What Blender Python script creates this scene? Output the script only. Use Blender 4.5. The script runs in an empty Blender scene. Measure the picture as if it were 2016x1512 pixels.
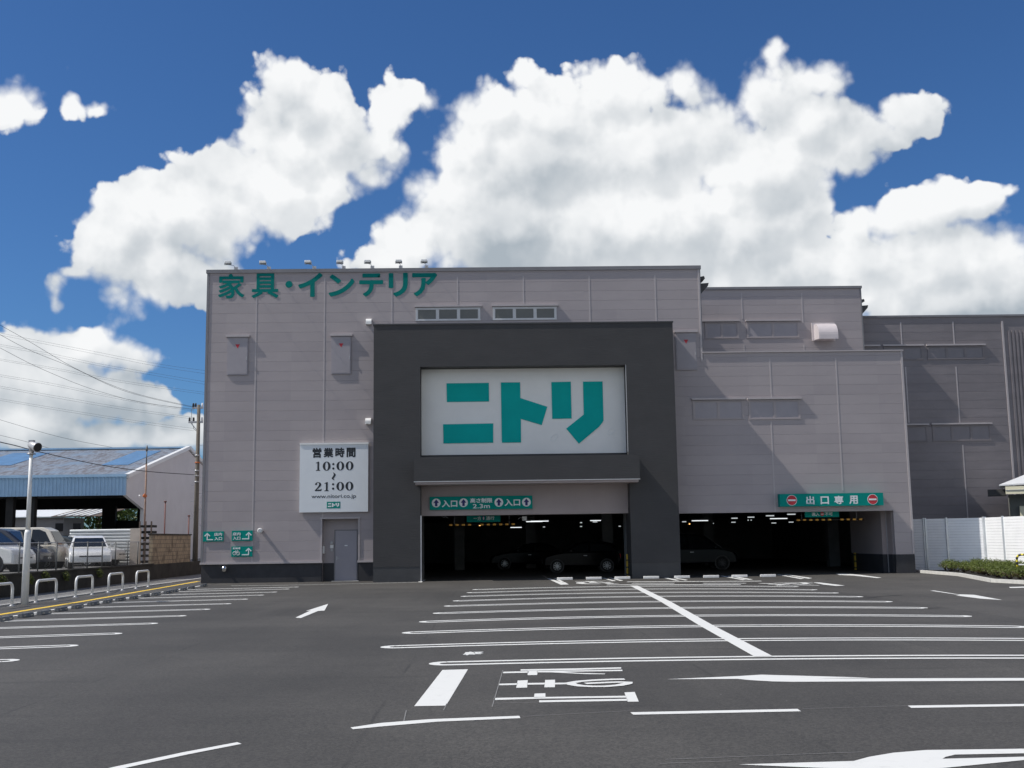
import bpy, bmesh, math, random
from mathutils import Vector, Matrix
random.seed(7)
C = bpy.context.scene.collection
scene = bpy.context.scene

# ------------------------------------------------------------------ camera
F = 2200.0; HC = 1.7
def _orth(m):
    f = Vector(m[2]).normalized(); r = Vector(m[0]); r = (r - f*r.dot(f)).normalized(); u = r.cross(f)
    return r, u, f
RR, UU, FF = _orth(((0.9997084, -0.0197196, -0.0139354), (0.011095, -0.1374528, 0.9904462), (0.0214467, 0.990312, 0.137194)))

cam_d = bpy.data.cameras.new('camera'); cam = bpy.data.objects.new('camera', cam_d); C.objects.link(cam)
cam_d.sensor_width = 36.0; cam_d.lens = 36.0*F/2016.0; cam_d.clip_end = 6000; cam_d.clip_start = 0.05
mw = Matrix.Identity(4)
for i in range(3):
    mw[i][0] = RR[i]; mw[i][1] = UU[i]; mw[i][2] = -FF[i]
mw[2][3] = HC
cam.matrix_world = mw
scene.camera = cam
def ray(x, y): return RR*((x-1008)/F) - UU*((y-756)/F) + FF
def G(x, y, z=0.0):
    d = ray(x, y); t = (z-HC)/d.z; return Vector((d.x*t, d.y*t, z))
def W(x, y, Y):
    d = ray(x, y); t = Y/d.y; return Vector((d.x*t, Y, HC+d.z*t))
def WX(x, y, X):
    d = ray(x, y); t = X/d.x; return Vector((X, d.y*t, HC+d.z*t))

# ------------------------------------------------------------------ light
SUN = Vector((-0.615, -0.105, 0.775)).normalized()
SUN_E = math.asin(SUN.z); SUN_A = math.atan2(SUN.x, SUN.y)
SUN_STRENGTH = 3.6; SKY_STRENGTH = 0.1; EXPOSURE = 0.35
SKY_TINT = (0.285, 0.48, 0.72); CLOUD_LEVEL = 0.80
sl = bpy.data.lights.new('sun', 'SUN'); sl.energy = SUN_STRENGTH; sl.angle = math.radians(0.5); sl.color = (1.0, 0.955, 0.89)
so = bpy.data.objects.new('sun', sl); C.objects.link(so)
so.rotation_euler = (-SUN).to_track_quat('-Z', 'Y').to_euler(); so.location = (-60, -10, 80)
scene.view_settings.view_transform = 'Standard'; scene.view_settings.look = 'None'
scene.view_settings.gamma = 1.0; scene.view_settings.exposure = EXPOSURE; scene.view_settings.use_curve_mapping = False

world = bpy.data.worlds.new('World'); scene.world = world; world.use_nodes = True
NT = world.node_tree; NT.nodes.clear()
def link(t, a, b): t.links.new(a, b)
def math_node(t, op, a, b=None, c=None, clamp=False):
    n = t.nodes.new('ShaderNodeMath'); n.operation = op; n.use_clamp = clamp
    for i, v in enumerate((a, b, c)):
        if v is None: continue
        if isinstance(v, (int, float)): n.inputs[i].default_value = v
        else: link(t, v, n.inputs[i])
    return n.outputs[0]
def smooth(t, v, a, b, lo=0.0, hi=1.0):
    n = t.nodes.new('ShaderNodeMapRange'); n.interpolation_type = 'SMOOTHSTEP'
    link(t, v, n.inputs['Value'])
    for k, x in (('From Min', a), ('From Max', b), ('To Min', lo), ('To Max', hi)): n.inputs[k].default_value = x
    return n.outputs['Result']
def mixcol(t, f, a, b, blend='MIX'):
    n = t.nodes.new('ShaderNodeMix'); n.data_type = 'RGBA'; n.blend_type = blend
    for s, v in ((n.inputs['Factor'], f), (n.inputs['A'], a), (n.inputs['B'], b)):
        if isinstance(v, (int, float)): s.default_value = v
        elif isinstance(v, tuple): s.default_value = (*v[:3], 1)
        else: link(t, v, s)
    return n.outputs['Result']

# cumulus: ellipses on the celestial sphere (azimuth, elevation), joined smoothly and broken up by noise
CLOUDS = [ # cx cy rx ry in units of 1/2200 rad around the view of the store
 (570,172,84,54),(530,205,52,62),(620,215,88,80),(655,270,92,85),(705,300,70,66),(560,300,105,80),(500,345,80,62),(435,300,20,26),(450,355,85,66),(530,380,120,85),(420,405,115,88),
 (365,320,26,20),(335,430,105,82),(290,400,70,50),(245,450,80,76),(190,470,42,56),(165,500,24,30),(300,520,125,70),(375,545,120,52),(410,460,85,72),(640,370,90,55),(590,420,60,40),
 (785,190,58,36),(760,222,38,30),(750,262,34,56),(768,300,30,44),(720,345,46,36),
 (113,545,20,20),(110,580,9,26),(150,532,40,12),(240,595,32,40),(225,570,34,20),(440,565,60,42),
 (1037,150,34,34),(1060,185,50,40),(965,222,80,56),(935,280,70,62),(1200,190,92,62),(1130,205,60,40),(1270,200,60,40),(1338,165,36,42),(1375,195,40,40),(1100,240,110,80),(1050,320,150,105),(1250,315,170,115),(1200,172,50,40),(1400,265,85,80),
 (1520,195,66,66),(1524,112,22,30),(1580,170,50,50),(1632,142,34,24),(1630,170,36,40),(1590,235,74,66),(1500,345,140,105),(1660,285,80,55),(1715,262,66,50),(1780,230,70,42),(1828,205,26,30),(905,395,110,70),(880,300,40,40),(835,440,80,50),(820,480,90,50),
 (1000,450,200,110),(1250,450,250,120),(1480,460,120,110),(780,505,80,38),(730,510,50,28),(1560,530,100,60),(1575,420,64,90),(1430,545,60,40),
 (1745,425,88,46),(1685,445,42,30),(1850,420,110,52),(1925,400,66,40),(1983,375,30,17),(1720,520,120,75),(1850,520,170,90),(1985,570,95,80),(1650,585,120,60),(1900,600,200,80),
 (30,195,42,32),(-10,220,46,30),(62,190,20,18),(141,188,17,20),(152,212,20,12),(185,215,24,8),(30,157,18,7),
 (60,668,90,32),(130,690,100,44),(215,702,70,40),(282,712,34,36),(70,742,120,66),(180,775,130,64),(300,795,46,28),(60,835,120,56),(200,865,130,40),(330,862,90,34),(355,832,36,14),
 (-250,700,200,90),(2250,330,150,70),(2300,640,220,90),(2500,200,180,80)]
def azel(px, py):
    d = ray(px, py).normalized(); return math.atan2(d.x, d.y), math.asin(d.z)
BLOBS = []
for (cx, cy, rx, ry) in CLOUDS:
    a, e = azel(cx, cy); BLOBS.append((a, e, rx/F/math.cos(e), ry/F))
def cloud_group(blobs):
    cg = bpy.data.node_groups.new('cumulus', 'ShaderNodeTree')
    cg.interface.new_socket('Angle', in_out='INPUT', socket_type='NodeSocketVector')
    cg.interface.new_socket('Field', in_out='OUTPUT', socket_type='NodeSocketFloat')
    gi = cg.nodes.new('NodeGroupInput'); go = cg.nodes.new('NodeGroupOutput')
    nw = cg.nodes.new('ShaderNodeTexNoise'); nw.noise_dimensions = '2D'; nw.inputs['Scale'].default_value = 17; nw.inputs['Detail'].default_value = 1.5
    link(cg, gi.outputs[0], nw.inputs['Vector'])
    wv = cg.nodes.new('ShaderNodeVectorMath'); wv.operation = 'MULTIPLY_ADD'; WP = 0.012
    link(cg, nw.outputs['Color'], wv.inputs[0]); wv.inputs[1].default_value = (WP, WP, 0); link(cg, gi.outputs[0], wv.inputs[2])
    acc = None
    for (a, e, ra, re) in blobs:
        a += WP/2; e += WP/2
        n = cg.nodes.new('ShaderNodeVectorMath'); n.operation = 'MULTIPLY_ADD'
        link(cg, wv.outputs[0], n.inputs[0]); n.inputs[1].default_value = (1/ra, 1/re, 0); n.inputs[2].default_value = (-a/ra, -e/re, 0)
        l = cg.nodes.new('ShaderNodeVectorMath'); l.operation = 'LENGTH'; link(cg, n.outputs[0], l.inputs[0])
        rm = min(ra, re)*0.6 + max(ra, re)*0.4
        s = math_node(cg, 'MULTIPLY_ADD', l.outputs['Value'], rm, -rm)
        acc = s if acc is None else math_node(cg, 'SMOOTH_MIN', acc, s, 0.006)
    n1 = cg.nodes.new('ShaderNodeTexNoise'); n1.noise_dimensions = '2D'; n1.inputs['Scale'].default_value = 30; n1.inputs['Detail'].default_value = 7; n1.inputs['Roughness'].default_value = 0.52; link(cg, gi.outputs[0], n1.inputs['Vector'])
    vo = cg.nodes.new('ShaderNodeTexVoronoi'); vo.voronoi_dimensions = '2D'; vo.feature = 'F1'; vo.inputs['Scale'].default_value = 34; vo.inputs['Detail'].default_value = 2.0; vo.inputs['Roughness'].default_value = 0.5
    link(cg, wv.outputs[0], vo.inputs['Vector'])
    f1 = math_node(cg, 'MULTIPLY_ADD', n1.outputs['Fac'], -0.020, 0.0070)
    f2 = math_node(cg, 'MULTIPLY_ADD', vo.outputs['Distance'], 0.015, -0.0100)
    fld = math_node(cg, 'ADD', math_node(cg, 'ADD', acc, f1), f2)
    link(cg, fld, go.inputs[0]); return cg
tc = NT.nodes.new('ShaderNodeTexCoord'); sp = NT.nodes.new('ShaderNodeSeparateXYZ'); link(NT, tc.outputs['Generated'], sp.inputs[0])
az = math_node(NT, 'ARCTAN2', sp.outputs['X'], sp.outputs['Y']); el = math_node(NT, 'ARCSINE', sp.outputs['Z'])
cb = NT.nodes.new('ShaderNodeCombineXYZ'); link(NT, az, cb.inputs[0]); link(NT, el, cb.inputs[1])
sky = NT.nodes.new('ShaderNodeTexSky'); sky.sky_type = 'NISHITA'; sky.sun_disc = False
sky.sun_elevation = SUN_E; sky.sun_rotation = SUN_A; sky.air_density = 1.0; sky.dust_density = 0.3; sky.ozone_density = 2.5
tint = mixcol(NT, 1.0, sky.outputs['Color'], SKY_TINT, 'MULTIPLY')
def background(c):
    b = NT.nodes.new('ShaderNodeBackground'); b.inputs['Strength'].default_value = SKY_STRENGTH; link(NT, c, b.inputs['Color']); return b.outputs[0]
K = CLOUD_LEVEL/SKY_STRENGTH
low = smooth(NT, el, 0.08, 0.40)
def bn(off):
    v = NT.nodes.new('ShaderNodeVectorMath'); v.operation = 'ADD'; link(NT, cb.outputs[0], v.inputs[0]); v.inputs[1].default_value = off
    n = NT.nodes.new('ShaderNodeTexNoise'); n.noise_dimensions = '2D'; n.inputs['Scale'].default_value = 7.5; n.inputs['Detail'].default_value = 5; n.inputs['Roughness'].default_value = .5; link(NT, v.outputs[0], n.inputs['Vector']); return n.outputs['Fac']
emb = math_node(NT, 'SUBTRACT', bn((0, 0, 0)), bn((-0.026, 0.038, 0)))
def cloudy(blobs):
    cg = cloud_group(blobs)
    def at(off):
        v = NT.nodes.new('ShaderNodeVectorMath'); v.operation = 'ADD'; link(NT, cb.outputs[0], v.inputs[0]); v.inputs[1].default_value = off
        g = NT.nodes.new('ShaderNodeGroup'); g.node_tree = cg; link(NT, v.outputs[0], g.inputs[0]); return g.outputs[0]
    d0 = at((0, 0, 0)); d1 = at((-0.0115, 0.0165, 0))
    w = NT.nodes.new('ShaderNodeTexNoise'); w.noise_dimensions = '2D'; w.inputs['Scale'].default_value = 11; w.inputs['Detail'].default_value = 2; link(NT, cb.outputs[0], w.inputs['Vector'])
    soft = smooth(NT, w.outputs['Fac'], 0.40, 0.66, 0.005, 0.022)
    alpha = smooth(NT, math_node(NT, 'DIVIDE', math_node(NT, 'SUBTRACT', 0.0015, d0), soft), 0.0, 1.0)
    grad = math_node(NT, 'SUBTRACT', d1, d0)
    thin = smooth(NT, d0, -0.070, -0.006)         # 1 near the rim, 0 in the thick of the cloud
    t1 = math_node(NT, 'MULTIPLY_ADD', smooth(NT, grad, -0.020, 0.026), 0.54, math_node(NT, 'MULTIPLY_ADD', thin, 0.30, 0.02))
    lit = math_node(NT, 'ADD', math_node(NT, 'MULTIPLY_ADD', low, 0.46, math_node(NT, 'ADD', t1, -0.14)), math_node(NT, 'MULTIPLY', emb, 1.5), clamp=True)
    ccol = mixcol(NT, lit, (0.40*K, 0.455*K, 0.505*K), (0.93*K, 0.94*K, 0.945*K))
    return background(mixcol(NT, math_node(NT, 'MULTIPLY', alpha, 0.985), tint, ccol))
def mixsh(f, a, b):
    m = NT.nodes.new('ShaderNodeMixShader'); link(NT, f, m.inputs[0]); link(NT, a, m.inputs[1]); link(NT, b, m.inputs[2]); return m.outputs[0]
# unseen scattered cloud outside the detailed sector, added and thickened for neutral fill light
gn = NT.nodes.new('ShaderNodeTexNoise'); gn.inputs['Scale'].default_value = 3.2; gn.inputs['Detail'].default_value = 5; gn.inputs['Roughness'].default_value = .6; link(NT, tc.outputs['Generated'], gn.inputs['Vector'])
ga = math_node(NT, 'MULTIPLY', smooth(NT, gn.outputs['Fac'], 0.42, 0.56), smooth(NT, el, 0.85, 0.60))
rest = background(mixcol(NT, ga, tint, (0.72*K, 0.76*K, 0.79*K)))
EDGES = [-0.80]+[azel(x, 300)[0] for x in (40, 270, 470, 690, 950, 1180, 1420, 1650, 1880)]+[0.80]
MARG = 0.045
sh = rest
for lo, hi in list(zip(EDGES[:-1], EDGES[1:]))[::-1]:
    bl = [b for b in BLOBS if b[0]+b[2]+MARG > lo and b[0]-b[2]-MARG < hi]
    sh = mixsh(math_node(NT, 'LESS_THAN', az, hi), sh, cloudy(bl))
sh = mixsh(math_node(NT, 'LESS_THAN', az, EDGES[0]), sh, rest)
sh = mixsh(math_node(NT, 'GREATER_THAN', math_node(NT, 'ABSOLUTE', math_node(NT, 'SUBTRACT', el, 0.27)), 0.30), sh, rest)
ow = NT.nodes.new('ShaderNodeOutputWorld'); link(NT, sh, ow.inputs['Surface'])
world.cycles.sampling_method = 'MANUAL'; world.cycles.sample_map_resolution = 256

# ------------------------------------------------------------------ helpers
ORG = {}
class MB:
    def __init__(s): s.v = []; s.f = []; s.sm = []
    def face(s, idx, smooth=False): s.f.append(tuple(idx)); s.sm.append(smooth)
    def poly(s, pts):
        b = len(s.v); s.v += [tuple(p) for p in pts]; s.face(range(b, b+len(pts)))
    def box(s, x0, x1, y0, y1, z0, z1):
        x0, x1 = min(x0, x1), max(x0, x1); y0, y1 = min(y0, y1), max(y0, y1); z0, z1 = min(z0, z1), max(z0, z1)
        b = len(s.v)
        s.v += [(x0,y0,z0),(x1,y0,z0),(x1,y1,z0),(x0,y1,z0),(x0,y0,z1),(x1,y0,z1),(x1,y1,z1),(x0,y1,z1)]
        for q in ((3,2,1,0),(4,5,6,7),(0,1,5,4),(1,2,6,5),(2,3,7,6),(3,0,4,7)): s.face([b+i for i in q])
        return s
    def bar(s, a, c, w, h, up=(0,0,1)):
        a = Vector(a); c = Vector(c); d = (c-a).normalized(); u = Vector(up)
        r = d.cross(u)
        if r.length < 1e-4: r = d.cross(Vector((1,0,0)))
        r.normalize(); u = r.cross(d)
        b = len(s.v)
        for p in (a, c):
            for q in ((-1,-1),(1,-1),(1,1),(-1,1)): s.v.append(tuple(p + r*q[0]*w/2 + u*q[1]*h/2))
        for q in ((0,1,2,3),(7,6,5,4),(0,4,5,1),(1,5,6,2),(2,6,7,3),(3,7,4,0)): s.face([b+i for i in q])
        return s
    def tube(s, pts, r, n=8, caps=True):
        pts = [Vector(p) for p in pts]; b = len(s.v); rs = r if isinstance(r, (list, tuple)) else [r]*len(pts)
        prev = None
        for i, p in enumerate(pts):
            d = (pts[min(i+1, len(pts)-1)] - pts[max(i-1, 0)]).normalized()
            if prev is None:
                a = d.cross(Vector((0,0,1)))
                if a.length < 1e-3: a = Vector((1,0,0))
                a = (a - d*a.dot(d)).normalized()
            else: a = (prev - d*prev.dot(d)).normalized()
            prev = a; c = d.cross(a)
            for k in range(n):
                t = 2*math.pi*k/n; s.v.append(tuple(p + (a*math.cos(t) + c*math.sin(t))*rs[i]))
        for i in range(len(pts)-1):
            for k in range(n):
                s.face((b+i*n+k, b+i*n+(k+1)%n, b+(i+1)*n+(k+1)%n, b+(i+1)*n+k), True)
        if caps:
            s.face([b+k for k in range(n)][::-1]); e = b+(len(pts)-1)*n; s.face([e+k for k in range(n)])
        return s
    def lathe(s, o, axis, prof, n=16):     # prof: (distance along axis, radius)
        axis = Vector(axis).normalized(); o = Vector(o)
        return s.tube([o + axis*(d if i == 0 or d != prof[i-1][0] else d+1e-4) for i, (d, r) in enumerate(prof)], [r for d, r in prof], n)
    def prism(s, pts, vec):                # planar polygon pushed along vec
        vec = Vector(vec); b = len(s.v); n = len(pts)
        s.v += [tuple(p) for p in pts] + [tuple(Vector(p)+vec) for p in pts]
        s.face(range(b, b+n)); s.face([b+n+i for i in range(n)][::-1])
        for i in range(n): s.face((b+i, b+n+i, b+n+(i+1)%n, b+(i+1)%n))
        return s
    def add(s, verts, faces):
        b = len(s.v); s.v += [tuple(v) for v in verts]
        for f in faces: s.face([b+i for i in f])
        return s
    def build(s, name, m, parent=None, fix=True, bevel=0.0, loc=None):
        o = Vector(loc) if loc is not None else (ORG.get(parent.name, Vector()) if parent else Vector())
        me = bpy.data.meshes.new(name); me.from_pydata([tuple(Vector(v)-o) for v in s.v], [], s.f)
        me.polygons.foreach_set('use_smooth', s.sm)
        if fix:
            bm = bmesh.new(); bm.from_mesh(me); bmesh.ops.recalc_face_normals(bm, faces=bm.faces); bm.to_mesh(me); bm.free()
        me.materials.append(m); me.update()
        ob = bpy.data.objects.new(name, me); C.objects.link(ob)
        if parent: ob.parent = parent; ORG[ob.name] = o
        else: ob.location = o; ORG[ob.name] = o
        if bevel:
            b = ob.modifiers.new('bevel', 'BEVEL'); b.width = bevel; b.segments = 2; b.limit_method = 'ANGLE'
        return ob
def tag(o, label=None, cat=None, group=None, kind=None):
    if label: o['label'] = label
    if cat: o['category'] = cat
    if group: o['group'] = group
    if kind: o['kind'] = kind
    return o
def empty(name, loc, label, cat, group=None):
    o = bpy.data.objects.new(name, None); C.objects.link(o); o.location = loc; o.empty_display_size = 0.2
    ORG[o.name] = Vector(loc); return tag(o, label, cat, group)
def copy_tree(o, parent=None):
    c = o.copy(); C.objects.link(c)
    if parent: c.parent = parent
    for ch in list(o.children): copy_tree(ch, c)
    return c

# text outlines to mesh: returns verts (x, z) and faces
_tcache = {}
def glyphs(s, bold=0.0):
    key = (s, bold)
    if key in _tcache: return _tcache[key]
    cu = bpy.data.curves.new('lettering', 'FONT'); cu.body = s; cu.size = 1.0; cu.offset = bold; cu.resolution_u = 4
    ob = bpy.data.objects.new('lettering', cu); C.objects.link(ob)
    dg = bpy.context.evaluated_depsgraph_get(); dg.update(); ev = ob.evaluated_get(dg); me = ev.to_mesh()
    v = [(p.co.x, p.co.y) for p in me.vertices]; f = [tuple(p.vertices) for p in me.polygons]
    ev.to_mesh_clear(); bpy.data.objects.remove(ob); bpy.data.curves.remove(cu)
    x0 = min(p[0] for p in v); x1 = max(p[0] for p in v); y0 = min(p[1] for p in v); y1 = max(p[1] for p in v)
    v = [((a-x0)/(x1-x0), (b-y0)/(y1-y0)) for a, b in v]
    _tcache[key] = (v, f); return v, f
def solid(mb, v2, f, mapf, depth, grow=0.0):  # extrude flat faces: mapf(u, v) -> point; grow thickens the strokes by bars along the outline
    d = Vector(depth); b = len(mb.v); n = len(v2)
    P = [Vector(mapf(*p)) for p in v2]
    mb.v += [tuple(p) for p in P] + [tuple(p+d) for p in P]
    cnt = {}
    for q in f:
        for i in range(len(q)): e = frozenset((q[i], q[(i+1) % len(q)])); cnt[e] = cnt.get(e, 0)+1
    k = 0; dn = d.normalized()
    for q in f:
        mb.face([b+i for i in q]); mb.face([b+n+i for i in q][::-1])
        for i in range(len(q)):
            e = (q[i], q[(i+1) % len(q)])
            if cnt[frozenset(e)] == 1:
                mb.face((b+e[1], b+e[0], b+n+e[0], b+n+e[1]))
                if grow:
                    p, r = P[e[0]], P[e[1]]; t = r-p
                    if t.length < 1e-7: continue
                    t.normalize(); w = t.cross(dn)*grow; lift = d*(0.999+0.0025*(k % 23)) ; k += 1; tt = t*grow*.55
                    mb.poly([p-w-tt+lift, p+w-tt+lift, r+w+tt+lift, r-w+tt+lift])
def text_on(mb, s, x0, x1, z0, z1, Y, depth=-0.003, bold=0.02):
    v, f = glyphs(s); g = bold*(z1-z0)*(1.0 if bold < .03 else 1.15)
    solid(mb, v, f, lambda a, c: (x0+g+(x1-x0-2*g)*a, Y, z0+g+(z1-z0-2*g)*c), (0, depth, 0), g)
def text_px(mb, s, px0, py0, px1, py1, Y, depth=-0.003, bold=0.02):   # box given on the photo, laid on the plane y = Y
    a = W(px0, py1, Y); b = W(px1, py0, Y); text_on(mb, s, a.x, b.x, a.z, b.z, Y, depth, bold)

# ------------------------------------------------------------------ materials
def mat(name, col, rough=0.6, metal=0.0, spec=0.5, noise=None, bump=None, emit=None, coat=0.0, streak=None):
    m = bpy.data.materials.new(name); m.use_nodes = True; t = m.node_tree; p = t.nodes['Principled BSDF']
    p.inputs['Base Color'].default_value = (*col, 1); p.inputs['Roughness'].default_value = rough; p.inputs['Metallic'].default_value = metal
    p.inputs['Specular IOR Level'].default_value = spec; p.inputs['Coat Weight'].default_value = coat
    if emit: p.inputs['Emission Color'].default_value = (*emit[0], 1); p.inputs['Emission Strength'].default_value = emit[1]
    co = t.nodes.new('ShaderNodeTexCoord')
    if noise:                              # (scale, amount[, stretch])
        n = t.nodes.new('ShaderNodeTexNoise'); n.inputs['Scale'].default_value = noise[0]; n.inputs['Detail'].default_value = 6; n.inputs['Roughness'].default_value = 0.65
        mp = t.nodes.new('ShaderNodeMapping'); link(t, co.outputs['Object'], mp.inputs[0]); link(t, mp.outputs[0], n.inputs['Vector'])
        if len(noise) > 2: mp.inputs['Scale'].default_value = noise[2]
        k = smooth(t, n.outputs['Fac'], 0.25, 0.75)
        a = noise[1]
        c = mixcol(t, k, tuple(x*(1-a) for x in col), tuple(min(1, x*(1+a)) for x in col)); link(t, c, p.inputs['Base Color'])
    if bump:                               # (scale, distance[, stretch])
        n = t.nodes.new('ShaderNodeTexNoise'); n.inputs['Scale'].default_value = bump[0]; n.inputs['Detail'].default_value = 4
        mp = t.nodes.new('ShaderNodeMapping'); link(t, co.outputs['Object'], mp.inputs[0]); link(t, mp.outputs[0], n.inputs['Vector'])
        if len(bump) > 2: mp.inputs['Scale'].default_value = bump[2]
        b = t.nodes.new('ShaderNodeBump'); b.inputs['Distance'].default_value = bump[1]; b.inputs['Strength'].default_value = 1.0
        link(t, n.outputs['Fac'], b.inputs['Height']); link(t, b.outputs[0], p.inputs['Normal'])
    return m
M = {}
M['panel'] = mat('wall_panel', (0.372, 0.331, 0.334), 0.55, noise=(0.35, 0.05, (1, 1, 1.6)), bump=(0.8, 0.010, (0.7, 1, 1.6)))
def weather(m, pitch):
    t = m.node_tree; p = t.nodes['Principled BSDF']; src = p.inputs['Base Color'].links[0].from_socket; co = t.nodes.new('ShaderNodeTexCoord')
    sx = t.nodes.new('ShaderNodeSeparateXYZ'); link(t, co.outputs['Object'], sx.inputs[0])
    wn = t.nodes.new('ShaderNodeTexWhiteNoise'); wn.noise_dimensions = '2D'; cv = t.nodes.new('ShaderNodeCombineXYZ')
    link(t, math_node(t, 'FLOOR', math_node(t, 'DIVIDE', sx.outputs['Z'], pitch)), cv.inputs[0]); link(t, math_node(t, 'FLOOR', math_node(t, 'DIVIDE', sx.outputs['X'], 2.86)), cv.inputs[1]); link(t, cv.outputs[0], wn.inputs['Vector'])
    c = mixcol(t, 1.0, src, mixcol(t, wn.outputs['Value'], (0.96, 0.96, 0.965), (1.035, 1.035, 1.03)), 'MULTIPLY')
    n = t.nodes.new('ShaderNodeTexNoise'); n.inputs['Scale'].default_value = 1.0; n.inputs['Detail'].default_value = 6; n.inputs['Roughness'].default_value = 0.7
    mp = t.nodes.new('ShaderNodeMapping'); mp.inputs['Scale'].default_value = (3.5, 3.5, 0.22); link(t, co.outputs['Object'], mp.inputs[0]); link(t, mp.outputs[0], n.inputs['Vector'])
    c = mixcol(t, smooth(t, n.outputs['Fac'], 0.52, 0.80, 0.0, 0.16), c, mixcol(t, 1.0, c, (0.80, 0.79, 0.77), 'MULTIPLY')); link(t, c, p.inputs['Base Color'])
weather(M['panel'], 0.432)
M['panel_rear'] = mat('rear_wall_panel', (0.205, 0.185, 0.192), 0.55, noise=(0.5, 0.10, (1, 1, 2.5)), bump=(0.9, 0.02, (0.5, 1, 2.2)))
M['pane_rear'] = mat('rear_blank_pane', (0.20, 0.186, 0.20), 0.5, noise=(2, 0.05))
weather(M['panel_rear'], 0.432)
M['trim'] = mat('panel_trim', (0.45, 0.41, 0.41), 0.45, noise=(3, 0.05))
M['hatch'] = mat('hatch_panel', (0.335, 0.310, 0.330), 0.5, noise=(2, 0.05))
M['coping'] = mat('coping_metal', (0.20, 0.195, 0.205), 0.45, noise=(2, 0.08))
M['dark'] = mat('dark_cladding', (0.047, 0.0455, 0.046), 0.65, noise=(0.8, 0.10, (1, 1, 2)), bump=(14, 0.006, (0.15, 1, 3.0)))
M['dark_trim'] = mat('dark_trim', (0.052, 0.052, 0.054), 0.5, noise=(2, 0.1))
M['plinth'] = mat('plinth_paint', (0.034, 0.034, 0.038), 0.7, noise=(1.5, 0.2), bump=(30, 0.003))
M['lintel'] = mat('lintel_panel', (0.36, 0.305, 0.295), 0.6, noise=(0.7, 0.06))
M['board'] = mat('white_board', (0.81, 0.80, 0.755), 0.35, noise=(1.0, 0.03))
M['hours'] = mat('sign_sheet', (0.74, 0.77, 0.79), 0.4, noise=(1.0, 0.02))
M['teal'] = mat('teal_acrylic', (0.0, 0.385, 0.35), 0.5, 0.0, 0.12, noise=(1.5, 0.05))
M['teal_paint'] = mat('teal_letter_paint', (0.0, 0.185, 0.165), 0.6, 0.0, 0.12, noise=(1.5, 0.05))
M['green'] = mat('green_sign', (0.0, 0.26, 0.215), 0.6, 0.0, 0.12, noise=(2, 0.05))
M['white'] = mat('white_sign_paint', (0.8, 0.82, 0.82), 0.5, noise=(3, 0.03))
M['black'] = mat('black_letter', (0.012, 0.016, 0.022), 0.5, noise=(3, 0.2))
M['navy'] = mat('navy_arrow', (0.012, 0.014, 0.13), 0.5, noise=(3, 0.2))
M['red'] = mat('red_paint', (0.5, 0.02, 0.035), 0.5, noise=(3, 0.1))
M['glass'] = mat('frosted_pane', (0.12, 0.125, 0.12), 0.25, noise=(0.6, 0.12))
M['aluminium'] = mat('aluminium', (0.52, 0.52, 0.53), 0.4, 0.5, noise=(4, 0.06))
M['steel'] = mat('steel_grey', (0.42, 0.42, 0.43), 0.4, 0.4, noise=(4, 0.1))
M['white_metal'] = mat('white_painted_metal', (0.80, 0.80, 0.78), 0.35, noise=(2, 0.05))
M['vent'] = mat('vent_hood_paint', (0.62, 0.56, 0.56), 0.4, noise=(2, 0.04))
M['door'] = mat('door_paint', (0.315, 0.30, 0.33), 0.45, noise=(1.5, 0.04))
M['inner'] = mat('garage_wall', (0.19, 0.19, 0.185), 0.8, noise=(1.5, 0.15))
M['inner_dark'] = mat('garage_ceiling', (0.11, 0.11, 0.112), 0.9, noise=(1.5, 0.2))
M['yellow'] = mat('yellow_paint', (0.62, 0.40, 0.03), 0.5, noise=(5, 0.12))
M['amber'] = mat('amber_band', (0.72, 0.42, 0.09), 0.5, noise=(5, 0.12), emit=((1.0, 0.5, 0.1), 0.05))  # slight glow added to the band paint, no lamp inside
M['blackmetal'] = mat('black_metal', (0.02, 0.02, 0.022), 0.45, noise=(5, 0.2))
M['tube'] = mat('fluorescent_tube', (0.9, 0.9, 0.9), 0.4, emit=((0.92, 0.97, 1.0), 0.9))
M['tube_dim'] = mat('fluorescent_tube_far', (0.9, 0.9, 0.9), 0.4, emit=((0.9, 0.97, 1.0), 0.45))
M['beacon'] = mat('amber_lamp', (0.8, 0.4, 0.1), 0.4, emit=((1.0, 0.5, 0.15), 2.2))
M['rubber'] = mat('rubber', (0.018, 0.018, 0.018), 0.8, noise=(6, 0.2))
M['marking'] = None
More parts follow.
